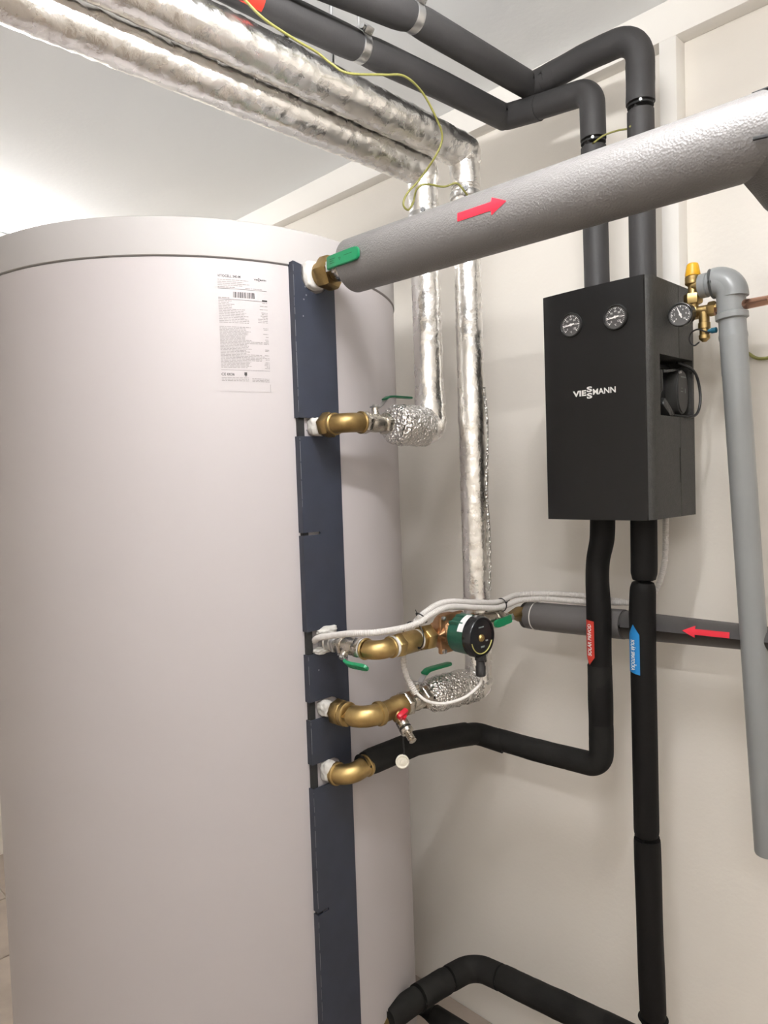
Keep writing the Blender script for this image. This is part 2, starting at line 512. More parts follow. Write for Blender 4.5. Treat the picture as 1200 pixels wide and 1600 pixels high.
bm = NB(); box2(bm, (-1.2035, SYR-0.003, SZ0), (SXF-0.0036, SYR, 1.884)); obj('edge_flange', bm, M['strip'], strip, smooth=False)
bm = NB(); box2(bm, (-1.2065, SYL+0.0035, SZ0), (-1.1985, SYL+0.0190, 1.905)); obj('backing', bm, M['dark'], strip, smooth=False)
bm = NB()                                            # worn pale line and nicks along the cut edge
for z0_, z1_ in ((1.60, 1.905), (1.40, 1.545), (1.02, 1.08), (0.87, 0.938), (0.53, 0.785), (0.1, 0.5)):
    z = z0_
    while z < z1_:
        L = random.uniform(0.012, 0.05)
        box2(bm, (SXF+0.0001, SYL+0.0002, z), (SXF+0.0005, SYL+0.0002+random.uniform(0.0004, 0.0010), min(z+L, z1_)))
        z += L+random.uniform(0.0, 0.012)
for y, z in ((-0.655, 1.845), (-0.657, 1.862), (-0.662, 1.835), (-0.665, 1.80), (-0.66, 1.045), (-0.668, 1.56)):
    box2(bm, (SXF+0.0001, y, z), (SXF+0.0005, y+0.003, z+0.003))
e = obj('worn_edge', bm, M['chip'], strip, smooth=False); e['kind'] = 'stuff'

def blob(name, parent, c, s, m, amp=0.25, seed=0.0):
    bm = NB(); bmesh.ops.create_icosphere(bm, subdivisions=4, radius=1.0)
    for v in bm.verts:
        p = v.co.copy()
        k = max(abs(p.x), abs(p.y)*0.98, abs(p.z)*0.98)
        q = p.lerp(p/k, 0.45)
        q *= 1+amp*noise.noise(p*2.3+Vector((seed, 1, 2)))
        v.co = Vector((c[0]+q.x*s[0], c[1]+q.y*s[1], c[2]+q.z*s[2]))
    return obj(name, bm, m, parent, sharp=80)
blob('foam_plug', tank, (-1.191, -0.632, 1.890), (0.0135, 0.027, 0.030), M['foam'], 0.06, 1)
blob('foam_plug', tank, (-1.186, -0.643, 1.569), (0.018, 0.017, 0.019), M['foam'], 0.16, 2)
blob('foam_plug', tank, (-1.192, -0.632, 1.128), (0.013, 0.025, 0.010), M['foam'], 0.2, 3)
blob('foam_plug', tank, (-1.192, -0.648, 1.088), (0.013, 0.020, 0.007), M['foam'], 0.2, 4)
blob('foam_plug', tank, (-1.186, -0.648, 0.962), (0.019, 0.014, 0.0165), M['foam'], 0.12, 5)
blob('foam_plug', tank, (-1.187, -0.645, 0.823), (0.018, 0.016, 0.022), M['foam'], 0.12, 6)

# rating label on the jacket
RL = TR+0.0006
A0 = math.radians(-26.0)
def on_tank(u, v):
    a = A0+u/RL
    return (TX+RL*math.cos(a), TY+RL*math.sin(a), v)
def on_tank2(u, v):
    a = A0+u/RL
    return (TX+(RL+0.0004)*math.cos(a), TY+(RL+0.0004)*math.sin(a), v)
LW = 0.100
bm = NB(); quad(bm, on_tank, -0.004, 1.640, LW+0.004, 1.880, 12); label = obj('rating_label', bm, M['tank'], tank)
bm = NB()
put_text(bm, 'VITOCELL 340-M', on_tank2, 0.0, 1.8680, wid=0.046, hei=0.0050, bold=0.02)
put_text(bm, 'VIE', on_tank2, 0.0735, 1.8660, wid=0.0085, hei=0.0032, bold=0.03)
put_text(bm, 'S', on_tank2, 0.0825, 1.8678, wid=0.0032, hei=0.0034, bold=0.03)
put_text(bm, 'S', on_tank2, 0.0825, 1.8640, wid=0.0032, hei=0.0034, bold=0.03)
put_text(bm, 'MANN', on_tank2, 0.0863, 1.8660, wid=0.0130, hei=0.0032, bold=0.03)
put_text(bm, 'CE 0036', on_tank2, 0.0, 1.6720, wid=0.026, hei=0.0052, bold=0.01)
x = 0.030
random.seed(3)
while x < 0.073:                                     # the bar code
    wd = random.choice((0.0006, 0.0006, 0.0012, 0.0018)); quad(bm, on_tank2, x, 1.8285, min(x+wd, 0.0735), 1.8400); x += wd+random.choice((0.0006, 0.0009, 0.0014))
quad(bm, on_tank2, 0.0, 1.8453, LW, 1.8459, 8); quad(bm, on_tank2, 0.0, 1.8240, LW, 1.8246, 8)
quad(bm, on_tank2, 0.0, 1.6830, LW, 1.6834, 8)
quad(bm, on_tank2, 0.089, 1.8248, LW, 1.8275)
for a, b, c, d in ((0.046, 1.673, 0.0515, 1.679), (0.0475, 1.671, 0.0505, 1.6725)): quad(bm, on_tank2, a, b, c, d)
obj('label_print', bm, M['black_print'], label, smooth=False)['kind'] = 'stuff'
bm = NB()
def row(v, u0, u1, h=0.0014):
    u = u0
    while u < u1:
        L = random.uniform(0.003, 0.011)
        quad(bm, on_tank2, u, v, min(u+L, u1), v+h); u += L+0.0012
for v in (1.8625, 1.8585, 1.8550, 1.8515): row(v, 0.0, random.uniform(0.045, 0.064))
row(1.8475, 0, 0.035, 0.002); row(1.8475, 0.055, 0.09)
row(1.8262, 0, 0.022, 0.002)
z = 1.8205
while z > 1.7750:
    L = random.uniform(0.018, 0.034) if z > 1.806 else random.uniform(0.045, 0.062)
    row(z, 0, L)
    if random.random() < 0.8: row(z, LW-random.uniform(0.008, 0.022), LW)
    z -= 0.0033
z = 1.7690
while z > 1.6850:
    L = random.uniform(0.05, 0.066)
    if 1.735 < z < 1.742 or 1.70 < z < 1.716: L = random.uniform(0.08, 0.096)
    row(z, 0, L)
    if random.random() < 0.55: row(z, LW-random.uniform(0.006, 0.012), LW)
    z -= 0.0029
for z in (1.6670, 1.6640, 1.6612): row(z, 0, 0.055); row(z-0.001, 0.062, 0.098)
quad(bm, on_tank2, 0.0993, 1.640, 0.1003, 1.656)
obj('fine_print', bm, M['fine_print'], label, smooth=False)['kind'] = 'stuff'

# ================================================================== fittings
def brass_elbow(t, p0, corner, p1, r, m, c0=0.016, c1=0.016, fil=None):
    """A cast elbow with thicker collars at both mouths."""
    p0, corner, p1 = Vector(p0), Vector(corner), Vector(p1)
    bm = NB()
    sweep(bm, fillet_path([p0, corner, p1], fil or r*1.5, 12), r, 32)
    if c0: lathe(bm, p0, (corner-p0), [(0, r*1.08), (0.002, r*1.16), (c0-0.002, r*1.16), (c0, r*1.04)], 32)
    if c1: lathe(bm, p1, (corner-p1), [(0, r*1.08), (0.002, r*1.16), (c1-0.002, r*1.16), (c1, r*1.04)], 32)
    return obj('elbow', bm, m, t)

def bent_bar(bm, o, d, n, prof, width, th):
    """A flat bar that runs along d and rises along n: prof = [(run, rise)], width across."""
    d = Vector(d).normalized(); n = Vector(n).normalized(); s = d.cross(n).normalized(); o = Vector(o)
    rows = []
    for i, (a, b) in enumerate(prof):
        pa = Vector(prof[max(0, i-1)]); pb = Vector(prof[min(len(prof)-1, i+1)])
        tg = (pb-pa).normalized(); nn = Vector((-tg.y, tg.x))
        wv = width[i] if isinstance(width, (list, tuple)) else width
        rows.append([bm.verts.new(o+d*(a+nn.x*q*th/2)+n*(b+nn.y*q*th/2)+s*(p*wv/2)) for p, q in ((-1, -1), (1, -1), (1, 1), (-1, 1))])
    for A, B in zip(rows, rows[1:]):
        for k in range(4): bm.faces.new((A[k], A[(k+1) % 4], B[(k+1) % 4], B[k]))
    bm.faces.new(rows[0][::-1]); bm.faces.new(rows[-1])
    return bm

def ball_valve(label, o, axis, L, r, stem_at, stem, lever, grip=0.06, start=0.028, rise=0.018, green='green', wd=0.019, hexes=True, stem_h=0.016, gth=0.007, print_=False):
    t = thing('ball_valve', label, 'valve', o, 'ball valves with green levers')
    ax = Vector(axis).normalized(); o = Vector(o); st = Vector(stem).normalized(); lv = Vector(lever).normalized()
    bm = NB()
    lathe(bm, o, ax, [(0, r*0.9), (L*0.2, r*0.95), (L*0.3, r*1.04), (L*0.5, r*1.12), (L*0.7, r*1.04), (L*0.8, r*0.95), (L, r*0.9)], 32)
    obj('valve_body', bm, M['nickel'], t)
    if hexes:
        bm = NB(); nut(bm, o, ax, -0.001, L*0.24, r*2.25, 6); obj('hexagon_end', bm, M['nickel'], t)
        bm = NB(); nut(bm, o, ax, L*0.76, L+0.001, r*2.25, 6); obj('hexagon_end', bm, M['nickel'], t)
    s0 = o+ax*stem_at
    bm = NB(); lathe(bm, s0, st, [(0, r*0.55), (r*1.15, r*0.5), (r*1.15+0.002, 0.008), (r*1.15+stem_h-0.002, 0.008), (r*1.15+stem_h, 0.006)], 20)
    obj('stem', bm, M['nickel'], t)
    top = s0+st*(r*1.15+stem_h)
    bm = NB(); nut(bm, top, st, -0.004, 0.004, 0.012); obj('stem_nut', bm, M['steel'], t)
    prof = [(-0.009, 0.0), (start*0.35, 0.0), (start*0.6, rise*0.35), (start, rise*0.95), (start+0.008, rise), (start+0.02, rise)]
    bm = NB(); bent_bar(bm, top-st*0.001, lv, st, prof, wd*0.8, 0.0026); lev = obj('lever', bm, M['steel'], t)
    g0 = start*0.8
    n = 5
    gp = [(g0-0.002, rise*0.72), (start+0.003, rise), (start+0.02, rise+0.001), (start+grip*0.75, rise+0.001), (start+grip-0.006, rise+0.001), (start+grip-0.002, rise+0.001), (start+grip, rise+0.001)]
    bm = NB(); bent_bar(bm, top-st*0.001, lv, st, gp, [wd, wd, wd, wd*1.02, wd*0.95, wd*0.72, wd*0.5], gth)
    bmesh.ops.bevel(bm, geom=bm.edges[:], offset=0.0012, segments=2, affect='EDGES')
    g = obj('grip', bm, M[green], lev)
    if print_:
        bm = NB(); sd = lv.cross(st).normalized()
        fn = lambda u, v: tuple(top+lv*(start+0.010+u*grip/0.092)+sd*v+st*(rise+0.001+gth/2-0.0006))
        for u0, u1, v0 in ((0.0, 0.016, -0.0045), (0.0, 0.011, -0.0005), (0.0, 0.014, 0.0035), (0.042, 0.066, -0.0035)): quad(bm, fn, u0, v0, u1, v0+0.0014)
        for k in range(3):
            t_ = math.radians(90+120*k); p, q = (0.030+0.0045*math.cos(t_), 0.0045*math.sin(t_)), (0.030+0.0045*math.cos(t_+2.1), 0.0045*math.sin(t_+2.1))
            bm.faces.new([bm.verts.new(fn(*x)) for x in (p, q, (0.030+(q[0]-0.030)*0.4, q[1]*0.4), (0.030+(p[0]-0.030)*0.4, p[1]*0.4))])
        obj('grip_print', bm, M['green_print'], lev, smooth=False)['kind'] = 'stuff'
    return t

# ---- port 1, at the top: brass union, valve, thick grey pipe
U1 = thing('brass_union', 'chunky brass hexagon union at the top port of the tank', 'fitting', (-1.19, -0.62, 1.892), 'brass fittings at the tank')
d1 = Vector((0.075, 0.012, 0.0)).normalized(); o1 = Vector((-1.186, -0.622, 1.891))
bm = NB(); lathe(bm, o1, d1, [(-0.005, 0.019), (0.0, 0.026), (0.012, 0.027), (0.014, 0.024)], 32); obj('collar', bm, M['brass_old'], U1)
bm = NB(); nut(bm, o1, d1, 0.012, 0.044, 0.062, 6, 0.1, 0.006); obj('union_nut', bm, M['brass_old'], U1)
ball_valve('ball valve with flat green lever under the end of the thick grey pipe', o1+d1*0.045, d1, 0.048, 0.0235, 0.022, (0, -1, 0.0), (1, 0.0, 0.0), grip=0.092, start=0.012, rise=0.012, wd=0.0255, hexes=False, stem_h=0.012, print_=True)

SP = thing('supply_pipe', 'thick silver grey insulated pipe running right from the top of the tank', 'pipe', (-1.115, -0.612, 1.892))
bp0, bp1 = Vector((-1.092, -0.608, 1.892)), Vector((-0.344, -0.565, 1.893))
BR = 0.0535
def mitred(bm, keep):
    bmesh.ops.bisect_plane(bm, geom=bm.verts[:]+bm.edges[:]+bm.faces[:], plane_co=bp1, plane_no=Vector((1, 1, 0))*keep, clear_outer=True)
    return bm
bm = NB(); sweep(bm, [bp0, bp0.lerp(bp1, 0.003), bp0.lerp(bp1, 0.5), bp0.lerp(bp1, 1.12)], BR, 64, rfun=lambda s, T: 0.965 if s < 0.001 else 1.0); obj('insulation', mitred(bm, 1), M['grey_foam'], SP)
bm = NB(); sweep(bm, [bp1+Vector((0.0, -0.09, 0)), bp1+Vector((0.0, 0.2, 0)), bp1+Vector((0, 0.612, 0))], BR, 64); obj('insulation', mitred(bm, -1), M['grey_foam'], SP)
bpy.context.view_layer.update()
bm = NB(); box(bm, (-0.304, -0.6170, 1.868), (0.036, 0.004, 0.0045), 0.0008, Matrix.Rotation(0.12, 3, 'Y')); obj('seam_slit', bm, M['seam'], SP)
bm = NB(); box(bm, (-0.322, -0.578, 1.9432), (0.024, 0.012, 0.003), 0.001); obj('seam_slit', bm, M['seam'], SP)
def on_supply(uc, th0, r):
    def fn(u, v):
        x = uc+u
        c = bp0.lerp(bp1, (x-bp0.x)/(bp1.x-bp0.x))
        th = math.radians(th0)-v/r
        return (x, c.y+r*math.cos(th), c.z+r*math.sin(th))
    return fn
def arrow(L, w, hw, hl):
    return [(-L/2, -w/2), (L/2-hl, -w/2), (L/2-hl, -hw/2), (L/2, 0), (L/2-hl, hw/2), (L/2-hl, w/2), (-L/2, w/2)]
bm = NB(); sheet(bm, arrow(0.098, 0.0145, 0.030, 0.030), on_supply(-0.737, 176.5, BR+0.0009), nu=8)
a = obj('arrow_sticker', bm, M['red'], SP); a['label'] = 'red arrow sticker'

# ---- port 2: nut, elbow, valve, foil pipe going up and back along the ceiling
F2 = thing('brass_elbow', 'brass elbow with hexagon nut at the second port from the top', 'fitting', (-1.18, -0.636, 1.572), 'brass fittings at the tank')
bm = NB(); nut(bm, (-1.168, -0.636, 1.571), (1, 0, 0), 0.0, 0.026, 0.047); lathe(bm, (-1.176, -0.636, 1.571), (1, 0, 0), [(0, 0.017), (0.01, 0.02)], 24); obj('hexagon_nut', bm, M['brass_old'], F2)
brass_elbow(F2, (-1.143, -0.636, 1.571), (-1.108, -0.636, 1.572), (-1.109, -0.583, 1.574), 0.0205, M['brass_old'], 0.012, 0.006, 0.024)
ball_valve('ball valve with raised dark green lever beside the foil bend', (-1.109, -0.583, 1.574), (0, 1, 0), 0.078, 0.0185, 0.040, (0, 0, 1), (0.05, 1, 0), grip=0.075, start=0.036, rise=0.024, green='green_d', wd=0.017, stem_h=0.014, gth=0.004)
FL = thing('foil_pipe', 'foil wrapped pipe dropping to the second port, left of the two risers', 'pipe', (-1.11, -0.49, 1.574), 'foil wrapped pipes')
bm = NB(); sweep(bm, fillet_path([(-1.111, -0.492, 1.573), (-1.113, -0.455, 1.572), (-1.121, -0.380, 1.572)], 0.0), 0.046, 40, ds=0.004, crinkle=(0.0045, 60), rfun=lambda s, T: 0.72+0.28*min(1, s/0.018)**0.6, seed=4)
obj('end_sleeve', bm, M['foil_c'], FL)
bm = NB(); sweep(bm, fillet_path([(-1.119, -0.400, 1.572), (-1.125, -0.347, 1.573), (-1.125, -0.347, 2.150)], 0.014, 8), 0.0385, 40, ds=0.006, crinkle=(0.0013, 55), rfun=lambda s, T: 1.12-0.24*min(1, s/0.14), seed=9)
obj('riser', bm, M['foil'], FL)
bm = NB(); sweep(bm, fillet_path([(-1.125, -0.347, 2.08), (-1.125, -0.347, 2.168), (-1.126, -0.50, 2.171), (-1.128, -3.1, 2.165)], [0.02, 0], 8), 0.0385, 40, ds=0.0065, crinkle=(0.0020, 60), rfun=lambda s, T: 0.9 if s < 0.06 else 1.0, seed=14)
obj('ceiling_run', bm, M['foil'], FL)

# ---- port 4: union, elbow, tee with drain valve, valve, second foil pipe
F4 = thing('brass_elbow', 'brass union and elbow at the fourth port, joined to the drain tee', 'fitting', (-1.18, -0.635, 0.956), 'brass fittings at the tank')
bm = NB(); nut(bm, (-1.166, -0.635, 0.956), (1, 0, 0), 0.0, 0.026, 0.053, 8, 0.1); lathe(bm, (-1.176, -0.635, 0.956), (1, 0, 0), [(0, 0.018), (0.011, 0.025)], 24); obj('union_nut', bm, M['brass_old'], F4)
brass_elbow(F4, (-1.140, -0.635, 0.957), (-1.083, -0.635, 0.958), (-1.078, -0.585, 0.958), 0.0225, M['brass'], 0.014, 0.012, 0.034)
TE = thing('brass_tee', 'brass tee holding the small red-handled drain valve', 'fitting', (-1.078, -0.585, 0.958), 'brass fittings at the tank')
bd = Vector((0.72, -0.10, -0.62)).normalized(); bo = Vector((-1.077, -0.550, 0.960))
bm = NB(); lathe(bm, (-1.078, -0.588, 0.958), (0.02, 1, 0.02), [(0, 0.021), (0.004, 0.0215), (0.040, 0.0215), (0.046, 0.025), (0.066, 0.025), (0.068, 0.022)], 32)
lathe(bm, bo, bd, [(0.0, 0.015), (0.026, 0.014), (0.03, 0.012)], 24); obj('tee_body', bm, M['brass_old'], TE)
DV = thing('drain_valve', 'small nickel drain cock with red handle and hanging cap', 'valve', bo+bd*0.03)
bm = NB(); lathe(bm, bo, bd, [(0.030, 0.012), (0.036, 0.0135), (0.048, 0.0135), (0.050, 0.011)], 24); obj('valve_body', bm, M['nickel'], DV)
bm = NB(); nut(bm, bo, bd, 0.054, 0.063, 0.028, 12, 0, 0.001); obj('hose_nut', bm, M['nickel'], DV)
bm = NB(); lathe(bm, bo, bd, [(0.062, 0.008), (0.066, 0.0085), (0.067, 0.0072), (0.070, 0.0085), (0.071, 0.0072), (0.074, 0.0085), (0.075, 0.0072), (0.078, 0.0085), (0.079, 0.0072), (0.084, 0.0085), (0.086, 0.0062)], 24); obj('hose_tail', bm, M['nickel'], DV)
bm = NB(); box(bm, bo+bd*0.036+Vector((0.007, -0.004, 0.020)), (0.012, 0.028, 0.012), 0.003, Matrix.Rotation(0.35, 3, 'X') @ Matrix.Rotation(0.5, 3, 'Y')); lathe(bm, bo+bd*0.038, (0.45, -0.1, 0.9), [(0.005, 0.005), (0.020, 0.006)], 16); obj('red_handle', bm, M['redcap'], DV)
bm = NB(); ring(bm, bo+bd*0.0515, bd, 0.0125, 0.0016, 28, 6)
sweep(bm, spline([bo+bd*0.0515+Vector((-0.004, -0.002, -0.012)), bo+bd*0.0515+Vector((-0.004, -0.003, -0.026)), bo+bd*0.0515+Vector((-0.003, -0.003, -0.05)), bo+bd*0.0515+Vector((-0.005, -0.004, -0.062))], 4), 0.0015, 8)
strap = obj('strap', bm, M['black'], DV)
cc = bo+bd*0.0515+Vector((-0.006, -0.006, -0.071))
cdir = Vector((0.72, -0.69, 0.05)).normalized()
bm = NB(); lathe(bm, cc, cdir, [(-0.004, 0.0135), (0.002, 0.0145), (0.005, 0.0145), (0.006, 0.0125), (0.0045, 0.011), (0.0045, 0.005), (0.007, 0.0045), (0.007, 0.001)], 32); obj('cap', bm, M['tag'], strap)
ball_valve('ball valve with upturned green lever above the lower foil bend', (-1.077, -0.520, 0.961), (0.01, 1, 0.0), 0.074, 0.0215, 0.042, (0, 0, 1), (0.02, 1, -0.02), grip=0.082, start=0.036, rise=0.023, wd=0.018, stem_h=0.012)
FR = thing('foil_pipe', 'foil wrapped pipe dropping to the fourth port, right of the two risers', 'pipe', (-1.075, -0.44, 0.96), 'foil wrapped pipes')
bm = NB(); sweep(bm, [Vector((-1.075, -0.447, 0.961)), Vector((-1.070, -0.36, 0.958)), Vector((-1.064, -0.295, 0.954))], 0.040, 40, ds=0.004, crinkle=(0.0045, 55), rfun=lambda s, T: 0.62+0.38*min(1, s/0.03)**0.6, seed=24)
obj('end_sleeve', bm, M['foil_c'], FR)
bm = NB(); sweep(bm, fillet_path([(-1.066, -0.34, 0.955), (-1.061, -0.272, 0.950), (-1.060, -0.272, 1.78), (-1.058, -0.276, 2.21)], [0.012, 0], 8), 0.0335, 40, ds=0.006, crinkle=(0.0013, 55), rfun=lambda s, T: 1.12-0.18*min(1, s/0.1)+0.05*math.exp(-((s-0.72)/0.03)**2), seed=29)
obj('riser', bm, M['foil'], FR)
bm = NB(); sweep(bm, fillet_path([(-1.058, -0.275, 2.12), (-1.058, -0.275, 2.207), (-1.058, -0.42, 2.209), (-1.054, -3.1, 2.222)], [0.012, 0], 8), 0.039, 40, ds=0.0065, crinkle=(0.0020, 60), rfun=lambda s, T: 0.9 if s < 0.06 else 1.0, seed=34)
obj('ceiling_run', bm, M['foil'], FR)
bm = NB()                                            # loose flap of the foil seam on the riser
sweep(bm, spline([(-1.0285, -0.262, 1.18), (-1.0275, -0.258, 1.30), (-1.029, -0.262, 1.42), (-1.0265, -0.256, 1.56), (-1.0285, -0.262, 1.66)], 10), 0.004, 8, crinkle=(0.002, 90), flat=0.5)
obj('loose_seam', bm, M['foil_c'], FR)

# ---- port 3: nipple, valve, elbow, check valve, pump, valve, return pipe
N3 = thing('steel_nipple', 'zinc plated pipe nipple at the third port, under the white conduit', 'fitting', (-1.20, -0.635, 1.106))
bm = NB(); lathe(bm, (-1.197, -0.635, 1.106), (1, 0, 0), [(0, 0.019), (0.010, 0.019), (0.012, 0.0205), (0.016, 0.0205), (0.018, 0.018), (0.026, 0.018), (0.028, 0.0205), (0.034, 0.0205), (0.036, 0.017), (0.050, 0.017)], 32); obj('nipple_body', bm, M['steel'], N3)
bm = NB(); nut(bm, (-1.197, -0.635, 1.106), (1, 0, 0), 0.038, 0.047, 0.040); obj('lock_nut', bm, M['steel'], N3)
ball_valve('ball valve with down-tilted green lever next to the strip, left of the pump', (-1.146, -0.634, 1.106), (1, 0.0, 0), 0.070, 0.0175, 0.026, (0.1, -0.75, -0.72), (1, 0, 0.04), grip=0.062, start=0.024, rise=0.014, wd=0.018, stem_h=0.010, print_=True)
F3 = thing('brass_elbow', 'brass elbow with white seal rings at the third port, left of the pump', 'fitting', (-1.074, -0.634, 1.106), 'brass fittings at the tank')
bm = NB(); lathe(bm, (-1.076, -0.634, 1.106), (1, 0, 0), [(0, 0.017), (0.001, 0.0205), (0.006, 0.0205), (0.007, 0.017)], 28); obj('seal_ring', bm, M['seal'], F3)
brass_elbow(F3, (-1.070, -0.634, 1.106), (-1.034, -0.634, 1.106), (-1.034, -0.592, 1.107), 0.0195, M['brass'], 0.006, 0.006, 0.026)
bm = NB(); lathe(bm, (-1.034, -0.592, 1.107), (0, 1, 0), [(0, 0.018), (0.001, 0.0225), (0.006, 0.0225), (0.007, 0.018)], 28); obj('seal_ring', bm, M['seal'], F3)
CV = thing('check_valve', 'straight brass check valve tied under the white conduits', 'valve', (-1.034, -0.585, 1.107))
bm = NB(); nut(bm, (-1.034, -0.586, 1.107), (0, 1, 0), 0, 0.020, 0.046); obj('hexagon_end', bm, M['brass'], CV)
bm = NB(); lathe(bm, (-1.034, -0.568, 1.107), (0, 1, 0), [(0, 0.023), (0.002, 0.0235), (0.048, 0.0235), (0.052, 0.021)], 36); obj('valve_body', bm, M['brass'], CV)
bm = NB(); lathe(bm, (-1.034, -0.517, 1.108), (0, 1, 0), [(0, 0.018), (0.001, 0.022), (0.005, 0.022), (0.007, 0.018)], 28); obj('seal_ring', bm, M['seal'], CV)
PU = thing('circulation_pump', 'green circulation pump with round black face and bronze body', 'pump', (-1.03, -0.42, 1.11))
PYc, PZc = -0.420, 1.110
bm = NB(); lathe(bm, (-1.034, -0.511, 1.108), (0, 1, 0), [(0, 0.018), (0.002, 0.021), (0.012, 0.021)], 28); nut(bm, (-1.034, -0.501, 1.108), (0, 1, 0), 0, 0.026, 0.050); obj('union_nut', bm, M['brass'], PU)
bm = NB(); lathe(bm, (-1.034, -0.340, 1.110), (0, 1, 0), [(0, 0.021), (0.012, 0.021)], 28); nut(bm, (-1.034, -0.352, 1.110), (0, 1, 0), 0, 0.026, 0.050); obj('union_nut', bm, M['bronze'], PU)
bm = NB()
sweep(bm, [Vector((-1.034, -0.476, PZc)), Vector((-1.034, -0.452, PZc)), Vector((-1.034, -0.42, PZc)), Vector((-1.034, -0.385, PZc)), Vector((-1.034, -0.352, PZc))], 0.030, 32, rfun=lambda s, T: 0.6+0.4*math.sin(math.pi*min(1, max(0, s/T)))**0.7)
lathe(bm, (-1.050, PYc, PZc), (1, 0, 0), [(0, 0.03), (0.006, 0.040), (0.022, 0.044), (0.030, 0.044)], 40)
box(bm, (-1.019, PYc, PZc), (0.011, 0.080, 0.086), 0.004)
obj('volute', bm, M['bronze'], PU)
for sy in (-1, 1):
    for sz in (-1, 1):
        bm = NB(); lathe(bm, (-1.0135, PYc+sy*0.033, PZc+sz*0.036), (1, 0, 0), [(0, 0.005), (0.006, 0.005), (0.007, 0.003)], 12); obj('bolt', bm, M['steel'], PU)
bm = NB(); lathe(bm, (-1.0135, PYc, PZc), (1, 0, 0), [(0, 0.030), (0.018, 0.030)], 40); obj('adapter', bm, M['nickel'], PU)
bm = NB()
lathe(bm, (-1.000, PYc, PZc), (1, 0, 0), [(0, 0.036), (0.004, 0.0405), (0.046, 0.0425), (0.048, 0.041)], 48)
box(bm, (-0.978, PYc, PZc+0.039), (0.036, 0.024, 0.010), 0.003); box(bm, (-0.978, PYc-0.028, PZc+0.029), (0.040, 0.010, 0.008), 0.002)
obj('motor_housing', bm, M['pump'], PU)
bm = NB(); lathe(bm, (-0.954, PYc, PZc), (1, 0, 0), [(0, 0.0425), (0.002, 0.0445), (0.018, 0.0445), (0.022, 0.042), (0.022, 0.0385), (0.0195, 0.038), (0.0195, 0.001)], 56); face = obj('control_face', bm, M['pump_face'], PU)
bm = NB(); ring(bm, (-0.9335, PYc, PZc), (1, 0, 0), 0.0355, 0.0012, 40, 6, math.radians(200), math.radians(345)); obj('yellow_arc', bm, M['yellow'], face)
bm = NB(); lathe(bm, (-0.9345, PYc-0.001, PZc-0.002), (1, 0, 0), [(0, 0.0085), (0.002, 0.008), (0.004, 0.0065), (0.004, 0.003), (0.006, 0.0025), (0.006, 0.0005)], 20); obj('vent_plug', bm, M['brass'], face)
fnp = lambda u, v: (-0.9342, PYc+u, PZc+v)
bm = NB()
for k in range(5): quad(bm, fnp, -0.009+k*0.0037, 0.0195, -0.0063+k*0.0037, 0.0225)
for k in range(4): quad(bm, fnp, -0.003+k*0.0033, -0.0235, -0.0005+k*0.0033, -0.0195)
quad(bm, fnp, 0.014, -0.012, 0.022, -0.0085)
obj('face_print', bm, M['grey_print'], face, smooth=False)['kind'] = 'stuff'
bm = NB()                                            # white sticker on the rim, upper left
for k in range(12):
    a0, a1 = math.radians(98+k*5.2), math.radians(98+(k+1)*5.2)
    R1 = 0.0452
    bm.faces.new([bm.verts.new((xx, PYc+R1*math.cos(aa), PZc+R1*math.sin(aa))) for xx, aa in ((-0.967, a0), (-0.952, a0), (-0.952, a1), (-0.967, a1))])
obj('white_sticker', bm, M['white_label'], PU)
bm = NB()
lathe(bm, (-0.940, PYc+0.001, PZc-0.040), (0, 0, -1), [(0, 0.012), (0.010, 0.012), (0.012, 0.0095), (0.022, 0.0095), (0.024, 0.011), (0.044, 0.0105), (0.046, 0.008)], 20)
box(bm, (-0.937, PYc+0.011, PZc-0.052), (0.008, 0.006, 0.010), 0.0015)
obj('power_plug', bm, M['black'], PU)
ball_valve('ball valve with short green lever where the return pipe starts, right of the pump', (-1.032, -0.328, 1.110), (0, 1, -0.01), 0.105, 0.0195, 0.110, (1, 0, 0.12), (0, -1, -0.06), grip=0.062, start=0.018, rise=0.010, wd=0.018, stem_h=0.010)
RP = thing('return_pipe', 'grey insulated pipe along the wall with a red arrow pointing left', 'pipe', (-1.03, -0.12, 1.10))
bm = NB(); sweep(bm, fillet_path([(-1.032, -0.222, 1.108), (-1.032, -0.122, 1.104), (-1.010, -0.120, 1.104)], 0.03, 10), 0.019, 28); obj('elbow', bm, M['brass_old'], RP)
bm = NB(); sweep(bm, [Vector((-1.026, -0.121, 1.100)), Vector((-0.762, -0.12, 1.1075))], 0.0345, 40, ds=0.01, rfun=lambda s, T: 0.93+0.07*min(1, s/0.03)-0.035*math.exp(-((s-0.032)/0.008)**2)-0.06*max(0, s/T-0.5)); obj('insulation', bm, M['grey_foam_d'], RP)
bm = NB(); sweep(bm, [Vector((-0.7605, -0.12, 1.1075)), Vector((1.6, -0.12, 1.16))], 0.0318, 40); obj('insulation', bm, M['grey_foam_d'], RP)
bm = NB(); sweep(bm, [Vector((-0.765, -0.12, 1.1073)), Vector((-0.757, -0.12, 1.1077))], 0.0322, 40); obj('joint', bm, M['seam'], RP)
bm = NB(); ring(bm, (-0.994, -0.1205, 1.1010), (1, 0, 0.02), 0.0338, 0.0016, 40, 6); obj('cable_tie', bm, M['conduit'], RP)
def on_return(uc, th0, r):
    def fn(u, v):
        x = uc+u; z = 1.1075+(x+0.7605)*0.0222
        th = math.radians(th0)-v/r
        return (x, -0.12+r*math.cos(th), z+r*math.sin(th))
    return fn
bm = NB(); sheet(bm, [(-u, v) for u, v in arrow(0.094, 0.012, 0.026, 0.026)], on_return(-0.572, 168, 0.0326), nu=8)
a = obj('arrow_sticker', bm, M['red'], RP); a['label'] = 'red arrow sticker'

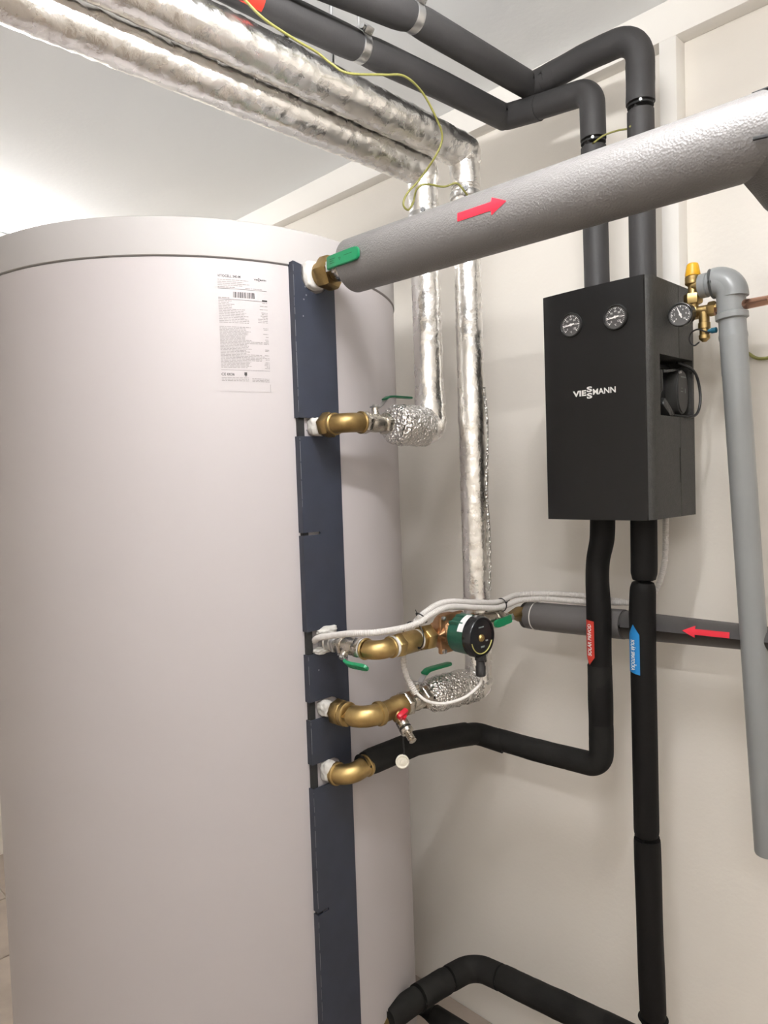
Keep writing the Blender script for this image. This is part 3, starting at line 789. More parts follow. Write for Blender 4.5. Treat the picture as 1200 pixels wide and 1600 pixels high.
# ---- port 5: elbow and the black flow pipe up to the solar station
F5 = thing('brass_elbow', 'brass elbow at the lowest visible port, pushed into black insulation', 'fitting', (-1.18, -0.634, 0.818), 'brass fittings at the tank')
brass_elbow(F5, (-1.178, -0.636, 0.817), (-1.136, -0.634, 0.820), (-1.142, -0.572, 0.826), 0.0215, M['brass'], 0.012, 0.010, 0.032)
def pinch(at, d=0.12, wd=0.006):
    return lambda s, T: 1.0-sum(d*math.exp(-((s-q)/wd)**2) for q in at)
BL = thing('flow_pipe', 'black insulated pipe from the lowest elbow up to the station, red sticker', 'pipe', (-0.797, -0.17, 0.79))
bm = NB(); sweep(bm, [Vector((-1.145, -0.588, 0.828)), Vector((-1.139, -0.42, 0.831)), Vector((-1.130, -0.245, 0.806))], 0.0285, 36, ds=0.012, rfun=lambda s, T: 0.86+0.14*min(1, s/0.03), crinkle=(0.0008, 18)); obj('insulation', bm, M['rubber_dusty'], BL)
bm = NB(); sweep(bm, fillet_path([(-1.133, -0.29, 0.812), (-1.128, -0.200, 0.796), (-1.06, -0.176, 0.782)], 0.028, 12), 0.0278, 36, ds=0.01); obj('bend', bm, M['rubber_dusty'], BL)
bm = NB(); sweep(bm, fillet_path([(-1.09, -0.180, 0.787), (-0.98, -0.170, 0.782), (-0.798, -0.170, 0.788), (-0.798, -0.17, 1.02)], [0, 0.034], 12), 0.0268, 36, ds=0.01, crinkle=(0.001, 15)); obj('insulation', bm, M['rubber_dusty'], BL)
bm = NB(); sweep(bm, spline([(-0.7975, -0.17, 0.88), (-0.797, -0.17, 1.0), (-0.798, -0.17, 1.149), (-0.7995, -0.17, 1.215), (-0.796, -0.17, 1.26), (-0.786, -0.17, 1.305), (-0.783, -0.17, 1.365)], 8), 0.0262, 36, ds=0.012, rfun=lambda s, T: 1+0.03*math.sin(s*31)); obj('insulation', bm, M['rubber'], BL)
def on_vertical(xc, yc, th0, zc, r):
    def fn(u, v):
        th = math.radians(th0)+u/r
        return (xc+r*math.cos(th), yc+r*math.sin(th), zc+v)
    return fn
RS = 0.0285
fn = on_vertical(-0.7975, -0.17, -111, 1.078, RS)
bm = NB(); sheet(bm, [(-0.0135, 0.047), (-0.0135, -0.036), (0.0, -0.054), (0.0135, -0.036), (0.0135, 0.045)], fn, nu=6)
s_ = obj('sticker', bm, M['red_d'], BL); s_['label'] = 'brick red arrow sticker'
fn = on_vertical(-0.7975, -0.17, -111, 1.078, RS+0.0006)
bm = NB(); put_text(bm, 'SOLÁR PRÍVOD', lambda u, v: fn(-v, u), -0.033, -0.0070, wid=0.071, hei=0.0140, bold=0.035); obj('sticker_print', bm, M['white_print'], s_, smooth=False)
# upper half of the two black solar pipes: from the ceiling down into the station
BU = thing('solar_pipe', 'black insulated pipe from the ceiling into the station, left of the pair', 'pipe', (-0.787, -0.17, 1.83), 'black solar pipes under the ceiling')
ru = 0.0268
bm = NB(); sweep(bm, [Vector((-1.030, -3.1, 2.24)), Vector((-1.030, -0.85, 2.281)), Vector((-1.016, -0.40, 2.296)), Vector((-1.014, -0.172, 2.302))], 0.0285, 36, ds=0.02, rfun=pinch([2.47], 0.10, 0.02)); obj('insulation', bm, M['rubber_lit'], BU)
bm = NB(); sweep(bm, fillet_path([(-1.014, -0.205, 2.301), (-1.013, -0.170, 2.303), (-0.92, -0.17, 2.29)], 0.012, 8), 0.0285, 36); obj('bend', bm, M['rubber_lit'], BU)
bm = NB(); sweep(bm, fillet_path([(-0.97, -0.17, 2.297), (-0.788, -0.17, 2.276), (-0.787, -0.17, 2.17)], 0.036, 12), 0.0272, 36, ds=0.02); obj('bend', bm, M['rubber_lit'], BU)
bm = NB(); sweep(bm, [Vector((-0.787, -0.17, 2.163)), Vector((-0.785, -0.17, 1.80))], ru, 36, ds=0.01, rfun=lambda s, T: 1-0.08*math.exp(-(s/0.006)**2)); obj('insulation', bm, M['rubber_lit'], BU)
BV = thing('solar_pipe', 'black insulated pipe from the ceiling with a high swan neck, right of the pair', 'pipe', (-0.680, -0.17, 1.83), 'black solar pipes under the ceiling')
bm = NB(); sweep(bm, [Vector((-0.965, -3.1, 2.27)), Vector((-0.965, -0.80, 2.318)), Vector((-0.942, -0.57, 2.334)), Vector((-0.940, -0.172, 2.344))], 0.0285, 36, ds=0.02, rfun=lambda s, T: (1.07 if s < 2.53 else 1.0)-0.12*math.exp(-((s-2.53)/0.02)**2)); obj('insulation', bm, M['rubber_lit'], BV)
bm = NB(); sweep(bm, fillet_path([(-0.940, -0.205, 2.343), (-0.940, -0.170, 2.345), (-0.87, -0.17, 2.346)], 0.010, 8), 0.0285, 36); obj('bend', bm, M['rubber_lit'], BV)
bm = NB(); sweep(bm, fillet_path([(-0.905, -0.17, 2.345), (-0.80, -0.17, 2.350), (-0.679, -0.17, 2.345), (-0.680, -0.17, 2.205)], [0.1, 0.055], 16), 0.0285, 36, ds=0.012, crinkle=(0.0012, 22)); obj('bend', bm, M['rubber_lit'], BV)
bm = NB(); sweep(bm, [Vector((-0.680, -0.17, 2.199)), Vector((-0.6815, -0.17, 1.80))], ru, 36, ds=0.01, rfun=lambda s, T: 1-0.08*math.exp(-(s/0.006)**2)); obj('insulation', bm, M['rubber_lit'], BV)
bm = NB(); sheet(bm, [(-0.012, -0.05), (0.012, -0.05), (0.012, 0.05), (-0.012, 0.05)], lambda u, v: (-1.0305+0.0292*math.cos(-0.75+u/0.0292), -0.918+v, 2.2805+0.0292*math.sin(-0.75+u/0.0292)), nu=6)
s_ = obj('sticker', bm, M['red_d'], BU); s_['label'] = 'red sticker at the picture edge'
# lower right black pipe
BRt = thing('return_solar_pipe', 'straight black insulated pipe below the station with a blue sticker', 'pipe', (-0.695, -0.17, 0.1))
bm = NB(); sweep(bm, [Vector((-0.689, -0.17, 1.36)), Vector((-0.690, -0.17, 1.25)), Vector((-0.691, -0.17, 1.222))], 0.0272, 36, ds=0.006, rfun=lambda s, T: 1-0.12*math.exp(-((T-s)/0.008)**2)); obj('insulation', bm, M['rubber'], BRt)
bm = NB(); sweep(bm, [Vector((-0.693, -0.17, 1.220)), Vector((-0.696, -0.17, 1.15)), Vector((-0.6955, -0.17, 0.80)), Vector((-0.6955, -0.17, 0.664))], 0.0265, 36, ds=0.006, rfun=lambda s, T: 1-0.20*math.exp(-(s/0.012)**2)+0.04*math.exp(-((s-0.08)/0.05)**2)-0.07*math.exp(-((T-s)/0.006)**2)); obj('insulation', bm, M['rubber'], BRt)
bm = NB(); sweep(bm, [Vector((-0.6945, -0.17, 0.662)), Vector((-0.692, -0.17, 0.45)), Vector((-0.688, -0.17, 0.262))], 0.0278, 36, ds=0.006, rfun=lambda s, T: 1-0.07*math.exp(-(s/0.006)**2)-0.06*math.exp(-((T-s)/0.006)**2)+0.012*math.sin(s*25)); obj('insulation', bm, M['rubber'], BRt)
bm = NB(); sweep(bm, fillet_path([(-0.688, -0.17, 0.258), (-0.687, -0.17, 0.185), (-0.80, -0.168, 0.176)], 0.035, 10), 0.0318, 36); obj('bend', bm, M['rubber'], BRt)
fn = on_vertical(-0.696, -0.17, -107, 1.0735, 0.0284)
bm = NB(); sheet(bm, [(-0.0145, -0.049), (0.0145, -0.053), (0.0145, 0.033), (0.0, 0.054), (-0.0145, 0.031)], fn, nu=6)
s_ = obj('sticker', bm, M['blue'], BRt); s_['label'] = 'blue arrow sticker'
fn = on_vertical(-0.696, -0.17, -107, 1.0735, 0.029)
bm = NB(); put_text(bm, 'SOLÁR SPIATOČKA', lambda u, v: fn(v, -u), -0.021, -0.0070, wid=0.066, hei=0.0145, bold=0.035); obj('sticker_print', bm, M['white_print'], s_, smooth=False)
# bottom black pipe from a port below the picture
BB = thing('low_pipe', 'dusty black insulated pipe bending at the bottom of the picture', 'pipe', (-1.19, -0.17, 0.14))
bm = NB(); sweep(bm, [Vector((-1.222, -0.470, 0.140)), Vector((-1.217, -0.362, 0.140))], 0.0305, 36, ds=0.006, rfun=lambda s, T: 1-0.06*math.exp(-((T-s)/0.006)**2)); obj('insulation', bm, M['rubber_dusty'], BB)
bm = NB(); sweep(bm, [Vector((-1.217, -0.360, 0.140)), Vector((-1.205, -0.258, 0.139))], 0.0322, 36, ds=0.006, crinkle=(0.0012, 25), rfun=lambda s, T: 1-0.05*math.exp(-((T-s)/0.006)**2)); obj('insulation', bm, M['rubber_dusty'], BB)
bm = NB(); sweep(bm, fillet_path([(-1.205, -0.257, 0.139), (-1.190, -0.166, 0.138), (-1.102, -0.166, 0.147)], 0.052, 16), 0.0322, 36, ds=0.006, rfun=lambda s, T: 1-0.05*math.exp(-(s/0.006)**2)); obj('bend', bm, M['rubber_dusty'], BB)
bm = NB(); sweep(bm, [Vector((-1.103, -0.166, 0.147)), Vector((-0.79, -0.168, 0.176))], 0.0325, 36, ds=0.006, crinkle=(0.0012, 20), rfun=lambda s, T: 1-0.05*math.exp(-(s/0.006)**2)); obj('insulation', bm, M['rubber_dusty'], BB)
bm = NB(); sweep(bm, [Vector((-1.226, -0.56, 0.138)), Vector((-1.223, -0.468, 0.139))], 0.016, 24); obj('brass_end', bm, M['brass'], BB)
LP = thing('floor_pipe', 'dark pipe near the floor seen behind the bottom black pipe', 'pipe', (-1.25, -0.22, 0.0))
bm = NB(); sweep(bm, fillet_path([(-1.34, -0.235, -0.012), (-1.28, -0.23, -0.012), (-0.7, -0.21, -0.012)], 0), 0.026, 28); obj('insulation', bm, M['rubber_dusty'], LP)

# ================================================================== solar station
BX0, BX1, BZ0, BZ1 = -0.857, -0.6215, 1.3545, 1.8295
ST = thing('solar_station', 'black wall-hung solar pump station with two round gauges', 'appliance', (-0.74, -0.16, BZ0))
prof = [(BX0, -0.140), (BX0, -0.258), (BX0+0.004, -0.262)]
for k in range(7): prof.append((BX1-0.016+0.016*math.sin(math.radians(15*k)), -0.252-0.016*math.cos(math.radians(15*k))))
prof.append((BX1, -0.140))
bm = NB(); prism(bm, prof, lambda u, v, d: (u, v, d), BZ0, BZ1)
shell = obj('front_shell', bm, M['epp'], ST)
bm = NB(); prism(bm, [(BX0, -0.0665), (BX0, -0.1378), (BX1, -0.1378), (BX1, -0.0665)], lambda u, v, d: (u, v, d), BZ0, BZ1)
rear = obj('rear_shell', bm, M['epp'], ST)
b = base_of(ST)
def cutter(a, c):
    bm = NB(); box2(bm, tuple(a[i]-b[i] for i in range(3)), tuple(c[i]-b[i] for i in range(3))); return bm
shell.parent = None; rear.parent = None; shell.location = (0, 0, 0); rear.location = (0, 0, 0)
boolean_cut(shell, [cutter((-0.700, -0.2305, 1.560), (-0.60, -0.05, 1.681)), cutter((-0.63, -0.1445, 1.424), (-0.60, -0.13, 1.497))])
boolean_cut(rear, [cutter((-0.7002, -0.2306, 1.5598), (-0.6001, -0.073, 1.6812)), cutter((-0.63, -0.14, 1.4241), (-0.6002, -0.1385, 1.4969))])
shell.parent = ST; rear.parent = ST
bm = NB()
pp = [(BX0-0.0015, -0.2625), (BX0-0.0015, -0.270)]
for k in range(9):
    t = k/8; pp.append((BX0+0.002+t*(BX1-0.012-BX0-0.002), -0.2715-0.004*math.sin(math.pi*t)))
pp += [(BX1-0.011, -0.270), (BX1-0.011, -0.2625)]
prism(bm, pp, lambda u, v, d: (u, v, d), BZ0-0.001, BZ1+0.001)
front = obj('front_panel', bm, M['panel'], ST)
def fy(x): return -0.2715-0.004*math.sin(math.pi*min(1, max(0, (x-BX0-0.002)/(BX1-0.012-BX0-0.002))))

def dial_gauge(parent, c, R, axis, needle_deg, nums, name='gauge', bez='bezel'):
    """A round gauge: bezel with dial, needle and print; axis points to the viewer's side."""
    a = Vector(axis).normalized(); right = Vector((0, 0, 1)).cross(a).normalized(); upv = a.cross(right)
    c = Vector(c)
    bm = NB(); lathe(bm, c, a, [(-0.004, R*0.98), (0.0, R), (0.004, R), (0.0062, R*0.95), (0.0064, R*0.90), (0.003, R*0.87)], 40, True, False)
    g = obj(name, bm, M[bez], parent)
    bm = NB(); lathe(bm, c, a, [(0.0026, R*0.885), (0.003, R*0.88), (0.003, 0.0005)], 36); obj('dial', bm, M['dial'], g)
    fn = lambda u, v: tuple(c+a*0.0034+right*u+upv*v)
    bm = NB()
    n = 25
    for k in range(n):
        t = math.radians(225-270*k/(n-1))
        r0 = R*(0.60 if k % 4 == 0 else 0.68); r1 = R*0.76; wv = R*(0.035 if k % 4 == 0 else 0.018)
        d = Vector((math.cos(t), math.sin(t))); q = Vector((-d.y, d.x))
        bm.faces.new([bm.verts.new(fn(*(d*r+q*s))) for r, s in ((r0, -wv), (r1, -wv), (r1, wv), (r0, wv))])
    for k, s in enumerate(nums):
        t = math.radians(225-270*k/(len(nums)-1))
        put_text(bm, s, fn, math.cos(t)*R*0.46, math.sin(t)*R*0.46, hei=R*0.15, center=True)
    if nums[-1] == '120': put_text(bm, '°C', fn, 0, -R*0.58, hei=R*0.14, center=True)
    obj('dial_print', bm, M['white_print'], g, smooth=False)
    bm = NB()
    t = math.radians(needle_deg); d = Vector((math.cos(t), math.sin(t))); q = Vector((-d.y, d.x))
    fn2 = lambda u, v, z: tuple(c+a*z+right*u+upv*v)
    poly = [tuple(d*(-R*0.30)+q*R*0.05), tuple(d*(-R*0.30)-q*R*0.05), tuple(-q*R*0.06), tuple(d*R*0.70-q*R*0.02), tuple(d*R*0.70+q*R*0.02), tuple(q*R*0.06)]
    prism(bm, poly, fn2, 0.0038, 0.0048)
    lathe(bm, c+a*0.0036, a, [(0, R*0.11), (0.0018, R*0.10)], 16)
    obj('needle', bm, M['white_print'], g, smooth=False)
    return g
T7 = ['0', '20', '40', '60', '80', '100', '120']
for gx, gz in ((-0.7875, 1.7600), (-0.6890, 1.7580)):
    g = dial_gauge(front, (gx, fy(gx)-0.0005, gz), 0.0255, (0, -1, 0), 188, T7)
# lettering on the front panel
fnl = lambda u, v: (u, fy(u)-0.0006, v)
bm = NB()
zc_ = 1.6165
put_text(bm, 'VIE', fnl, -0.7885, zc_-0.0062, wid=0.0315, hei=0.0120, bold=0.06)
put_text(bm, 'S', fnl, -0.7560, zc_+0.0005, wid=0.0125, hei=0.0115, bold=0.06)
put_text(bm, 'S', fnl, -0.7560, zc_-0.0128, wid=0.0125, hei=0.0115, bold=0.06)
put_text(bm, 'MANN', fnl, -0.7420, zc_-0.0062, wid=0.0495, hei=0.0120, bold=0.035)
lg = obj('logo', bm, M['white_print'], front, smooth=False)
# pump inside the recess on the right-hand side
bm = NB()
lathe(bm, (-0.700, -0.125, 1.626), (1, 0, 0), [(0, 0.040), (0.040, 0.040), (0.046, 0.036)], 36)
lathe(bm, (-0.680, -0.225, 1.668), (0.05, 1, 0), [(0, 0.010), (0.05, 0.012), (0.13, 0.012)], 20)
pm = obj('recess_pump', bm, M['black'], ST)
bm = NB(); ov = [(math.cos(t)*0.0245, (0.044 if math.sin(t) > 0 else 0.048)*math.copysign(abs(math.sin(t))**0.8, math.sin(t))) for t in [2*math.pi*k/28 for k in range(28)]]
prism(bm, ov, lambda u, v, d: (d, -0.106+u*1.12, 1.616+v), -0.655, -0.628)
bmesh.ops.bevel(bm, geom=[e for e in bm.edges if abs(e.verts[0].co.x-e.verts[1].co.x) < 1e-6 and e.verts[0].co.x > -0.63 and len(e.link_faces) == 2 and e.calc_face_angle(0) > 1], offset=0.003, segments=2, affect='EDGES')
fc = obj('pump_cover', bm, mat('pump_cover_grey', (0.040, 0.039, 0.037, 1), 0.35), pm)
bm = NB(); fq = lambda u, v: (-0.6274, -0.106+u, 1.616+v)
quad(bm, fq, -0.012, 0.028, 0.013, 0.0305); quad(bm, fq, -0.013, -0.002, -0.002, -0.0005); quad(bm, fq, 0.008, -0.004, 0.011, 0.006); quad(bm, fq, -0.009, 0.004, -0.006, 0.007)
obj('cover_print', bm, M['grey_print'], pm, smooth=False)['kind'] = 'stuff'
bm = NB(); box(bm, (-0.650, -0.163, 1.577), (0.036, 0.060, 0.020), 0.005, Matrix.Rotation(-0.55, 3, 'X')); lathe(bm, (-0.645, -0.190, 1.655), (0, 0.02, -1), [(0, 0.010), (0.040, 0.010), (0.046, 0.006), (0.070, 0.004)], 18); obj('connector', bm, M['bezel'], pm)
bm = NB(); box(bm, (-0.640, -0.150, 1.656), (0.014, 0.070, 0.006), 0.002, Matrix.Rotation(0.12, 3, 'X')); obj('clip', bm, M['bezel'], pm)
bm = NB(); lathe(bm, (-0.628, -0.125, 1.653), (1, 0, 0.2), [(0, 0.003), (0.004, 0.0025)], 12); obj('screw', bm, M['steel'], pm)
bm = NB(); sweep(bm, spline([(-0.640, -0.112, 1.678), (-0.612, -0.090, 1.657), (-0.605, -0.076, 1.614), (-0.605, -0.084, 1.576), (-0.612, -0.106, 1.561), (-0.640, -0.145, 1.566)], 8), 0.0028, 10); obj('pump_cable', bm, M['black'], pm)

# ================================================================== safety group and drain
SG = thing('safety_valve', 'brass safety valve with yellow cap beside the station', 'valve', (-0.587, -0.15, 1.70))
sx, sy = -0.587, -0.150
bm = NB(); lathe(bm, (sx, sy, 1.8375), (0, 0, 1), [(0, 0.0145), (0.003, 0.0148), (0.020, 0.0118), (0.024, 0.0105), (0.0255, 0.008)], 12); obj('cap', bm, M['cap_yellow'], SG)
bm = NB(); lathe(bm, (sx, sy, 1.772), (0, 0, 1), [(0, 0.010), (0.012, 0.010), (0.013, 0.0125), (0.038, 0.0095), (0.046, 0.0095), (0.050, 0.0150), (0.053, 0.0152), (0.056, 0.0148), (0.058, 0.0152), (0.064, 0.0150), (0.0655, 0.013)], 28)
lathe(bm, (sx, sy, 1.818), (1, 0, 0), [(0, 0.011), (0.014, 0.012), (0.02, 0.012)], 24)
obj('valve_body', bm, M['brass'], SG)
bm = NB(); nut(bm, (sx, sy, 1.782), (0, 0, 1), 0, 0.020, 0.031); obj('hexagon_nut', bm, M['brass'], SG)
bm = NB(); box(bm, (sx, sy, 1.763), (0.020, 0.022, 0.022), 0.003); lathe(bm, (sx, sy, 1.766), (1, 0, 0.0), [(0, 0.0098), (0.048, 0.0098)], 24); nut(bm, (sx, sy, 1.766), (1, 0, 0), 0.030, 0.044, 0.025)
obj('tee', bm, M['brass'], SG)
bm = NB(); lathe(bm, (-0.566, sy, 1.762), (0, 0, -1), [(0, 0.010), (0.020, 0.010), (0.021, 0.0115), (0.032, 0.0115), (0.033, 0.009), (0.044, 0.009), (0.045, 0.0105), (0.052, 0.0105), (0.058, 0.004)], 24); obj('filling_valve', bm, M['brass'], SG)
bm = NB(); lathe(bm, (-0.566, sy, 1.723), (1, -0.1, 0.0), [(0.006, 0.004), (0.014, 0.004), (0.015, 0.0055), (0.024, 0.0055), (0.025, 0.004)], 16); g_ = obj('blue_grip', bm, M['blue_grip'], SG); g_['label'] = 'blue grip'
bm = NB(); sweep(bm, spline([(-0.572, -0.158, 1.704), (-0.583, -0.160, 1.698), (-0.590, -0.163, 1.710), (-0.586, -0.164, 1.723), (-0.574, -0.164, 1.728), (-0.562, -0.163, 1.723), (-0.553, -0.158, 1.718)], 8), 0.0016, 8); obj('strap', bm, M['black'], SG)
bm = NB(); lathe(bm, (-0.5945, -0.180, 1.759), (0.10, 1, 0.1), [(-0.006, 0.0222), (0.010, 0.0215), (0.016, 0.012), (0.02, 0.008)], 32); obj('gauge_case', bm, M['black'], SG)
g_ = dial_gauge(SG, (-0.5965, -0.188, 1.7575), 0.0238, (0.16, -1, 0), 112, ['0', '2', '4', '6', '8', '10'], 'pressure_gauge')
CP = thing('copper_pipe', 'bare copper pipe leaving the safety valve towards the right', 'pipe', (-0.54, -0.15, 1.766))
bm = NB(); sweep(bm, [Vector((-0.545, -0.15, 1.762)), Vector((0.6, -0.15, 1.768))], 0.0105, 24); obj('tube', bm, M['copper'], CP)

DR = thing('drain_pipe', 'grey plastic drain pipe slanting down at the right edge, open end', 'pipe', (-0.517, -0.15, 0.69))
dx0 = Vector((-0.519, -0.150, 1.812))
bm = NB(); lathe(bm, (-0.5725, -0.150, 1.814), (1, 0, 0), [(0, 0.021), (0.001, 0.0238), (0.014, 0.0238), (0.016, 0.0215), (0.03, 0.0215), (0.034, 0.0215)], 40); obj('socket', bm, M['pvc'], DR)
bm = NB(); sweep(bm, fillet_path([(-0.546, -0.150, 1.813), (-0.516, -0.150, 1.811), (-0.5145, -0.147, 1.748)], 0.0285, 14), 0.0262, 40)
obj('elbow', bm, M['pvc'], DR)
bm = NB(); sweep(bm, fillet_path([(-0.548, -0.150, 1.8135), (-0.5445, -0.150, 1.8135)], 0), 0.029, 40)
cen = Vector((-0.5435, -0.150, 1.7835))
path = [cen+Vector((math.cos(math.radians(a)), 0, math.sin(math.radians(a))))*0.0345 for a in range(100, -6, -8)]
sweep(bm, path, 0.0262, 36, flat=1.0)
obj('elbow_rim', bm, M['pvc'], DR)
dd = Vector((0.050, 0.012, -1.03)).normalized()
d0 = Vector((-0.5145, -0.148, 1.752))
bm = NB(); lathe(bm, d0, dd, [(0, 0.0270), (0.002, 0.0298), (0.012, 0.0298), (0.014, 0.0265)], 40); obj('collar', bm, M['pvc'], DR)
bm = NB(); lathe(bm, d0, dd, [(0.008, 0.0248), (0.038, 0.0250), (0.044, 0.0262), (0.048, 0.0262), (0.054, 0.0248), (0.12, 0.0250)], 40); obj('sleeve', bm, M['pvc'], DR)
bm = NB()
L = 1.062
lathe(bm, d0, dd, [(0.052, 0.0245), (L-0.004, 0.0245), (L, 0.0232), (L-0.001, 0.0222), (L-0.06, 0.0222), (L-0.06, 0.001)], 40); obj('tube', bm, M['pvc'], DR)

# ================================================================== conduits, cables, ties, earth wire
def corrug(s, T): return 1+0.075*math.sin(2*math.pi*s/0.0044)
pa = [(-1.200, -0.662, 1.110), (-1.175, -0.668, 1.121), (-1.144, -0.666, 1.128), (-1.083, -0.665, 1.141), (-1.030, -0.640, 1.146), (-1.022, -0.575, 1.144), (-1.010, -0.530, 1.151), (-1.010, -0.497, 1.161), (-1.010, -0.438, 1.169), (-1.015, -0.343, 1.153), (-1.020, -0.252, 1.138), (-1.024, -0.200, 1.137), (-1.019, -0.155, 1.142), (-0.965, -0.130, 1.148), (-0.867, -0.120, 1.149), (-0.791, -0.105, 1.152), (-0.744, -0.080, 1.156), (-0.720, -0.060, 1.174), (-0.697, -0.056, 1.244), (-0.690, -0.060, 1.352)]
bm = NB(); sweep(bm, spline(pa, 12), 0.0066, 10, rfun=corrug, ds=0.0011)
tag(obj('conduit', bm, M['conduit'], loc=pa[0]), 'long corrugated white conduit from the strip over the pump to the station', 'conduit', 'corrugated white conduits')
pb = [(-1.050, -0.506, 0.986), (-1.062, -0.520, 1.024), (-1.068, -0.524, 1.062), (-1.066, -0.519, 1.099), (-1.040, -0.516, 1.140), (-1.024, -0.500, 1.164), (-1.022, -0.437, 1.178), (-1.028, -0.330, 1.162), (-1.034, -0.238, 1.148), (-1.038, -0.191, 1.148), (-1.032, -0.150, 1.154), (-0.968, -0.125, 1.160), (-0.886, -0.113, 1.162), (-0.815, -0.095, 1.156), (-0.78, -0.080, 1.150)]
bm = NB(); sweep(bm, spline(pb, 12), 0.0066, 10, rfun=corrug, ds=0.0011)
tag(obj('conduit', bm, M['conduit'], loc=pb[0]), 'corrugated white conduit looping up from below the pump over its top', 'conduit', 'corrugated white conduits')
pc = [(-0.9385, -0.419, 1.026), (-0.943, -0.421, 1.005), (-0.960, -0.453, 0.982), (-0.985, -0.493, 0.974), (-1.022, -0.503, 0.975), (-1.052, -0.507, 0.990)]
bm = NB(); sweep(bm, spline(pc, 10), 0.0034, 12)
tag(obj('pump_cable', bm, M['cable'], loc=pc[0]), 'smooth white cable sagging below the pump plug', 'cable')
def tie(c, ax, R, label, tail):
    t = thing('cable_tie', label, 'tie', c, 'black cable ties')
    bm = NB(); ring(bm, c, ax, R, 0.0014, 28, 6); obj('band', bm, M['black'], t)
    bm = NB(); a, u, v = frame(ax); hd = Vector(c)+Vector(tail).normalized()*(R+0.001)
    box(bm, hd, (0.005, 0.005, 0.004), 0.0008); sweep(bm, [hd, hd+Vector(tail).normalized()*0.008+Vector((0.003, 0, 0.003))], 0.001, 6); obj('lock', bm, M['black'], t)
tie((-1.030, -0.530, 1.1195), (0, 1, 0), 0.030, 'black cable tie around the check valve and conduit', (0.7, -0.2, -0.7))
tie((-1.021, -0.512, 1.1555), (0.1, 0.75, 0.6), 0.0135, 'small black cable tie around two conduits above the check valve', (-0.3, -0.6, 0.7))
tie((-1.031, -0.215, 1.139), (0, 1, 0.02), 0.0155, 'black cable tie holding the conduits beside the right-hand valve', (0.8, 0, 0.4))
pe = [(-1.000, -1.05, 2.31), (-1.000, -0.953, 2.262), (-1.003, -0.914, 2.248), (-1.000, -0.877, 2.230), (-1.000, -0.813, 2.222), (-1.000, -0.763, 2.219), (-0.995, -0.734, 2.208), (-0.980, -0.706, 2.195), (-0.975, -0.619, 2.222), (-0.970, -0.567, 2.236), (-0.975, -0.510, 2.227), (-0.980, -0.463, 2.193), (-0.990, -0.434, 2.167), (-1.010, -0.435, 2.134), (-1.055, -0.439, 2.098), (-1.066, -0.466, 2.066), (-1.068, -0.477, 2.041), (-1.070, -0.460, 2.034), (-1.080, -0.432, 2.060), (-1.064, -0.437, 2.082), (-1.050, -0.423, 2.092), (-1.040, -0.375, 2.096), (-1.022, -0.352, 2.104), (-1.018, -0.330, 2.092), (-1.022, -0.300, 2.078)]
bm = NB(); sweep(bm, spline(pe, 10), 0.0023, 10)
tag(obj('earth_wire', bm, M['earth'], loc=pe[0]), 'yellow-green earth wire draped from the ceiling to both foil risers', 'wire')
bm = NB(); sweep(bm, spline([(-0.775, -0.196, 2.150), (-0.755, -0.185, 2.163), (-0.73, -0.175, 2.167), (-0.703, -0.180, 2.160), (-0.69, -0.196, 2.155)], 8), 0.002, 8)
tag(obj('earth_wire', bm, M['earth'], loc=(-0.75, -0.18, 2.16)), 'short yellow earth wire between the two black risers', 'wire')
bm = NB(); sweep(bm, spline([(-0.560, 0.037, 1.702), (-0.548, 0.036, 1.698), (-0.533, 0.035, 1.686), (-0.517, 0.035, 1.681), (-0.486, 0.036, 1.683), (-0.3, 0.040, 1.70), (0.2, 0.040, 1.70)], 8), 0.0036, 8)
tag(obj('earth_wire', bm, M['earth'], loc=(-0.5, 0.036, 1.68)), 'yellow earth wire on the wall behind the drain pipe', 'wire')
for c, ax, R, lb in (((-1.125, -0.347, 2.060), (0, 0, 1), 0.0362, 'earth clamp on the left foil riser'), ((-1.058, -0.275, 2.105), (0, 0, 1), 0.0362, 'earth clamp on the right foil riser')):
    t = thing('earth_clamp', lb, 'clamp', c, 'earth clamps')
    bm = NB(); lathe(bm, Vector(c)-Vector((0, 0, 0.007)), ax, [(0, R*0.98), (0.001, R), (0.013, R), (0.014, R*0.98)], 36); obj('band', bm, M['steel'], t)
    bm = NB(); q = Vector(c)+Vector((0.62, -0.78, 0))*(R+0.004); box(bm, q, (0.012, 0.012, 0.018), 0.0015, Matrix.Rotation(-0.7, 3, 'Z')); obj('terminal', bm, M['steel'], t)
    bm = NB(); lathe(bm, q, (0.62, -0.78, 0.0), [(0.004, 0.0055), (0.010, 0.005)], 10); obj('screw', bm, M['black'], t)
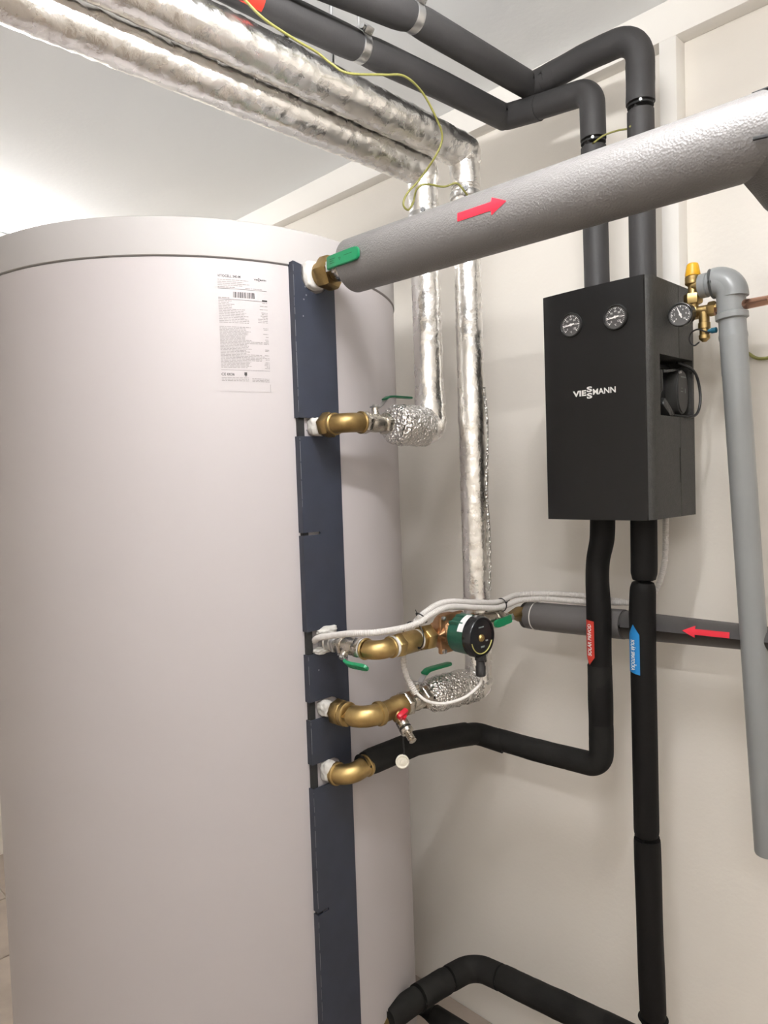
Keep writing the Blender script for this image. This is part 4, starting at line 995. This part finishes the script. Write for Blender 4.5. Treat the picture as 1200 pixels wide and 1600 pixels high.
for k, (z0_, xx, yy) in enumerate(((2.1635, -0.787, -0.17), (2.1995, -0.680, -0.17))):
    t = thing('earth_clamp', ('thin clamp round the left black riser', 'thin clamp round the right black riser')[k], 'clamp', (xx, yy, z0_), 'earth clamps')
    bm = NB(); lathe(bm, (xx, yy, z0_-0.002), (0, 0, 1), [(0, 0.0262), (0.004, 0.0262)], 36); obj('band', bm, M['seam'], t)
    bm = NB(); lathe(bm, (xx+0.012, yy-0.0245, z0_), (0.4, -0.9, 0), [(0, 0.0035), (0.004, 0.003)], 10); obj('screw', bm, M['steel'], t)

# ================================================================== pipe hangers
def hanger(c, ax, R, label, rod=True):
    t = thing('pipe_clamp', label, 'clamp', c, 'pipe clamps under the ceiling')
    c = Vector(c); a = Vector(ax).normalized()
    bm = NB(); lathe(bm, c-a*0.010, a, [(0, R*0.985), (0.001, R), (0.005, R*0.99), (0.015, R*0.99), (0.019, R), (0.020, R*0.985)], 40); obj('band', bm, M['steel'], t)
    n = Vector((0.72, 0.0, 0.69))
    bm = NB(); box(bm, c+n*(R+0.006), (0.014, 0.020, 0.016), 0.002, Matrix.Rotation(-0.78, 3, 'Y')); box(bm, c+Vector((0.0, 0, R+0.004)), (0.014, 0.016, 0.010), 0.002); obj('lug', bm, M['steel'], t)
    bm = NB(); lathe(bm, c+n*(R+0.006)+Vector((0, -0.012, 0)), (0.3, -1, 0), [(0, 0.006), (0.005, 0.0055)], 10); obj('screw', bm, M['steel'], t)
    bm = NB(); lathe(bm, c+Vector((0, 0, R)), (0, 0, 1), [(0, 0.003), (2.492-c.z-R, 0.003)], 12); obj('rod', bm, M['steel'], t)
    return t
hanger((-1.0225, -0.635, 2.2880), (-0.02, 1, 0.03), 0.0275, 'steel clamp on the left black ceiling pipe')
hanger((-0.9420, -0.570, 2.3340), (-0.02, 1, 0.03), 0.0275, 'steel clamp on the right black ceiling pipe')
for y, lb in ((-0.665, 'threaded hanger rod above the foil pipe, nearer the wall'), (-0.780, 'threaded hanger rod above the foil pipe, farther from the wall')):
    t = thing('hanger_rod', lb, 'rod', (-1.075, y, 2.24), 'hanger rods above the foil')
    bm = NB(); lathe(bm, (-1.068, y, 2.235), (0, 0, 1), [(0, 0.0036), (Z1-2.235, 0.0036)], 12); obj('rod', bm, M['steel'], t)
    bm = NB(); lathe(bm, (-1.068, y, Z1-0.075 if y > -0.7 else 2.245), (0, 0, 1), [(0, 0.007), (0.034, 0.007), (0.036, 0.010), (0.046, 0.010), (0.048, 0.007)], 20); obj('sleeve', bm, M['steel'], t)
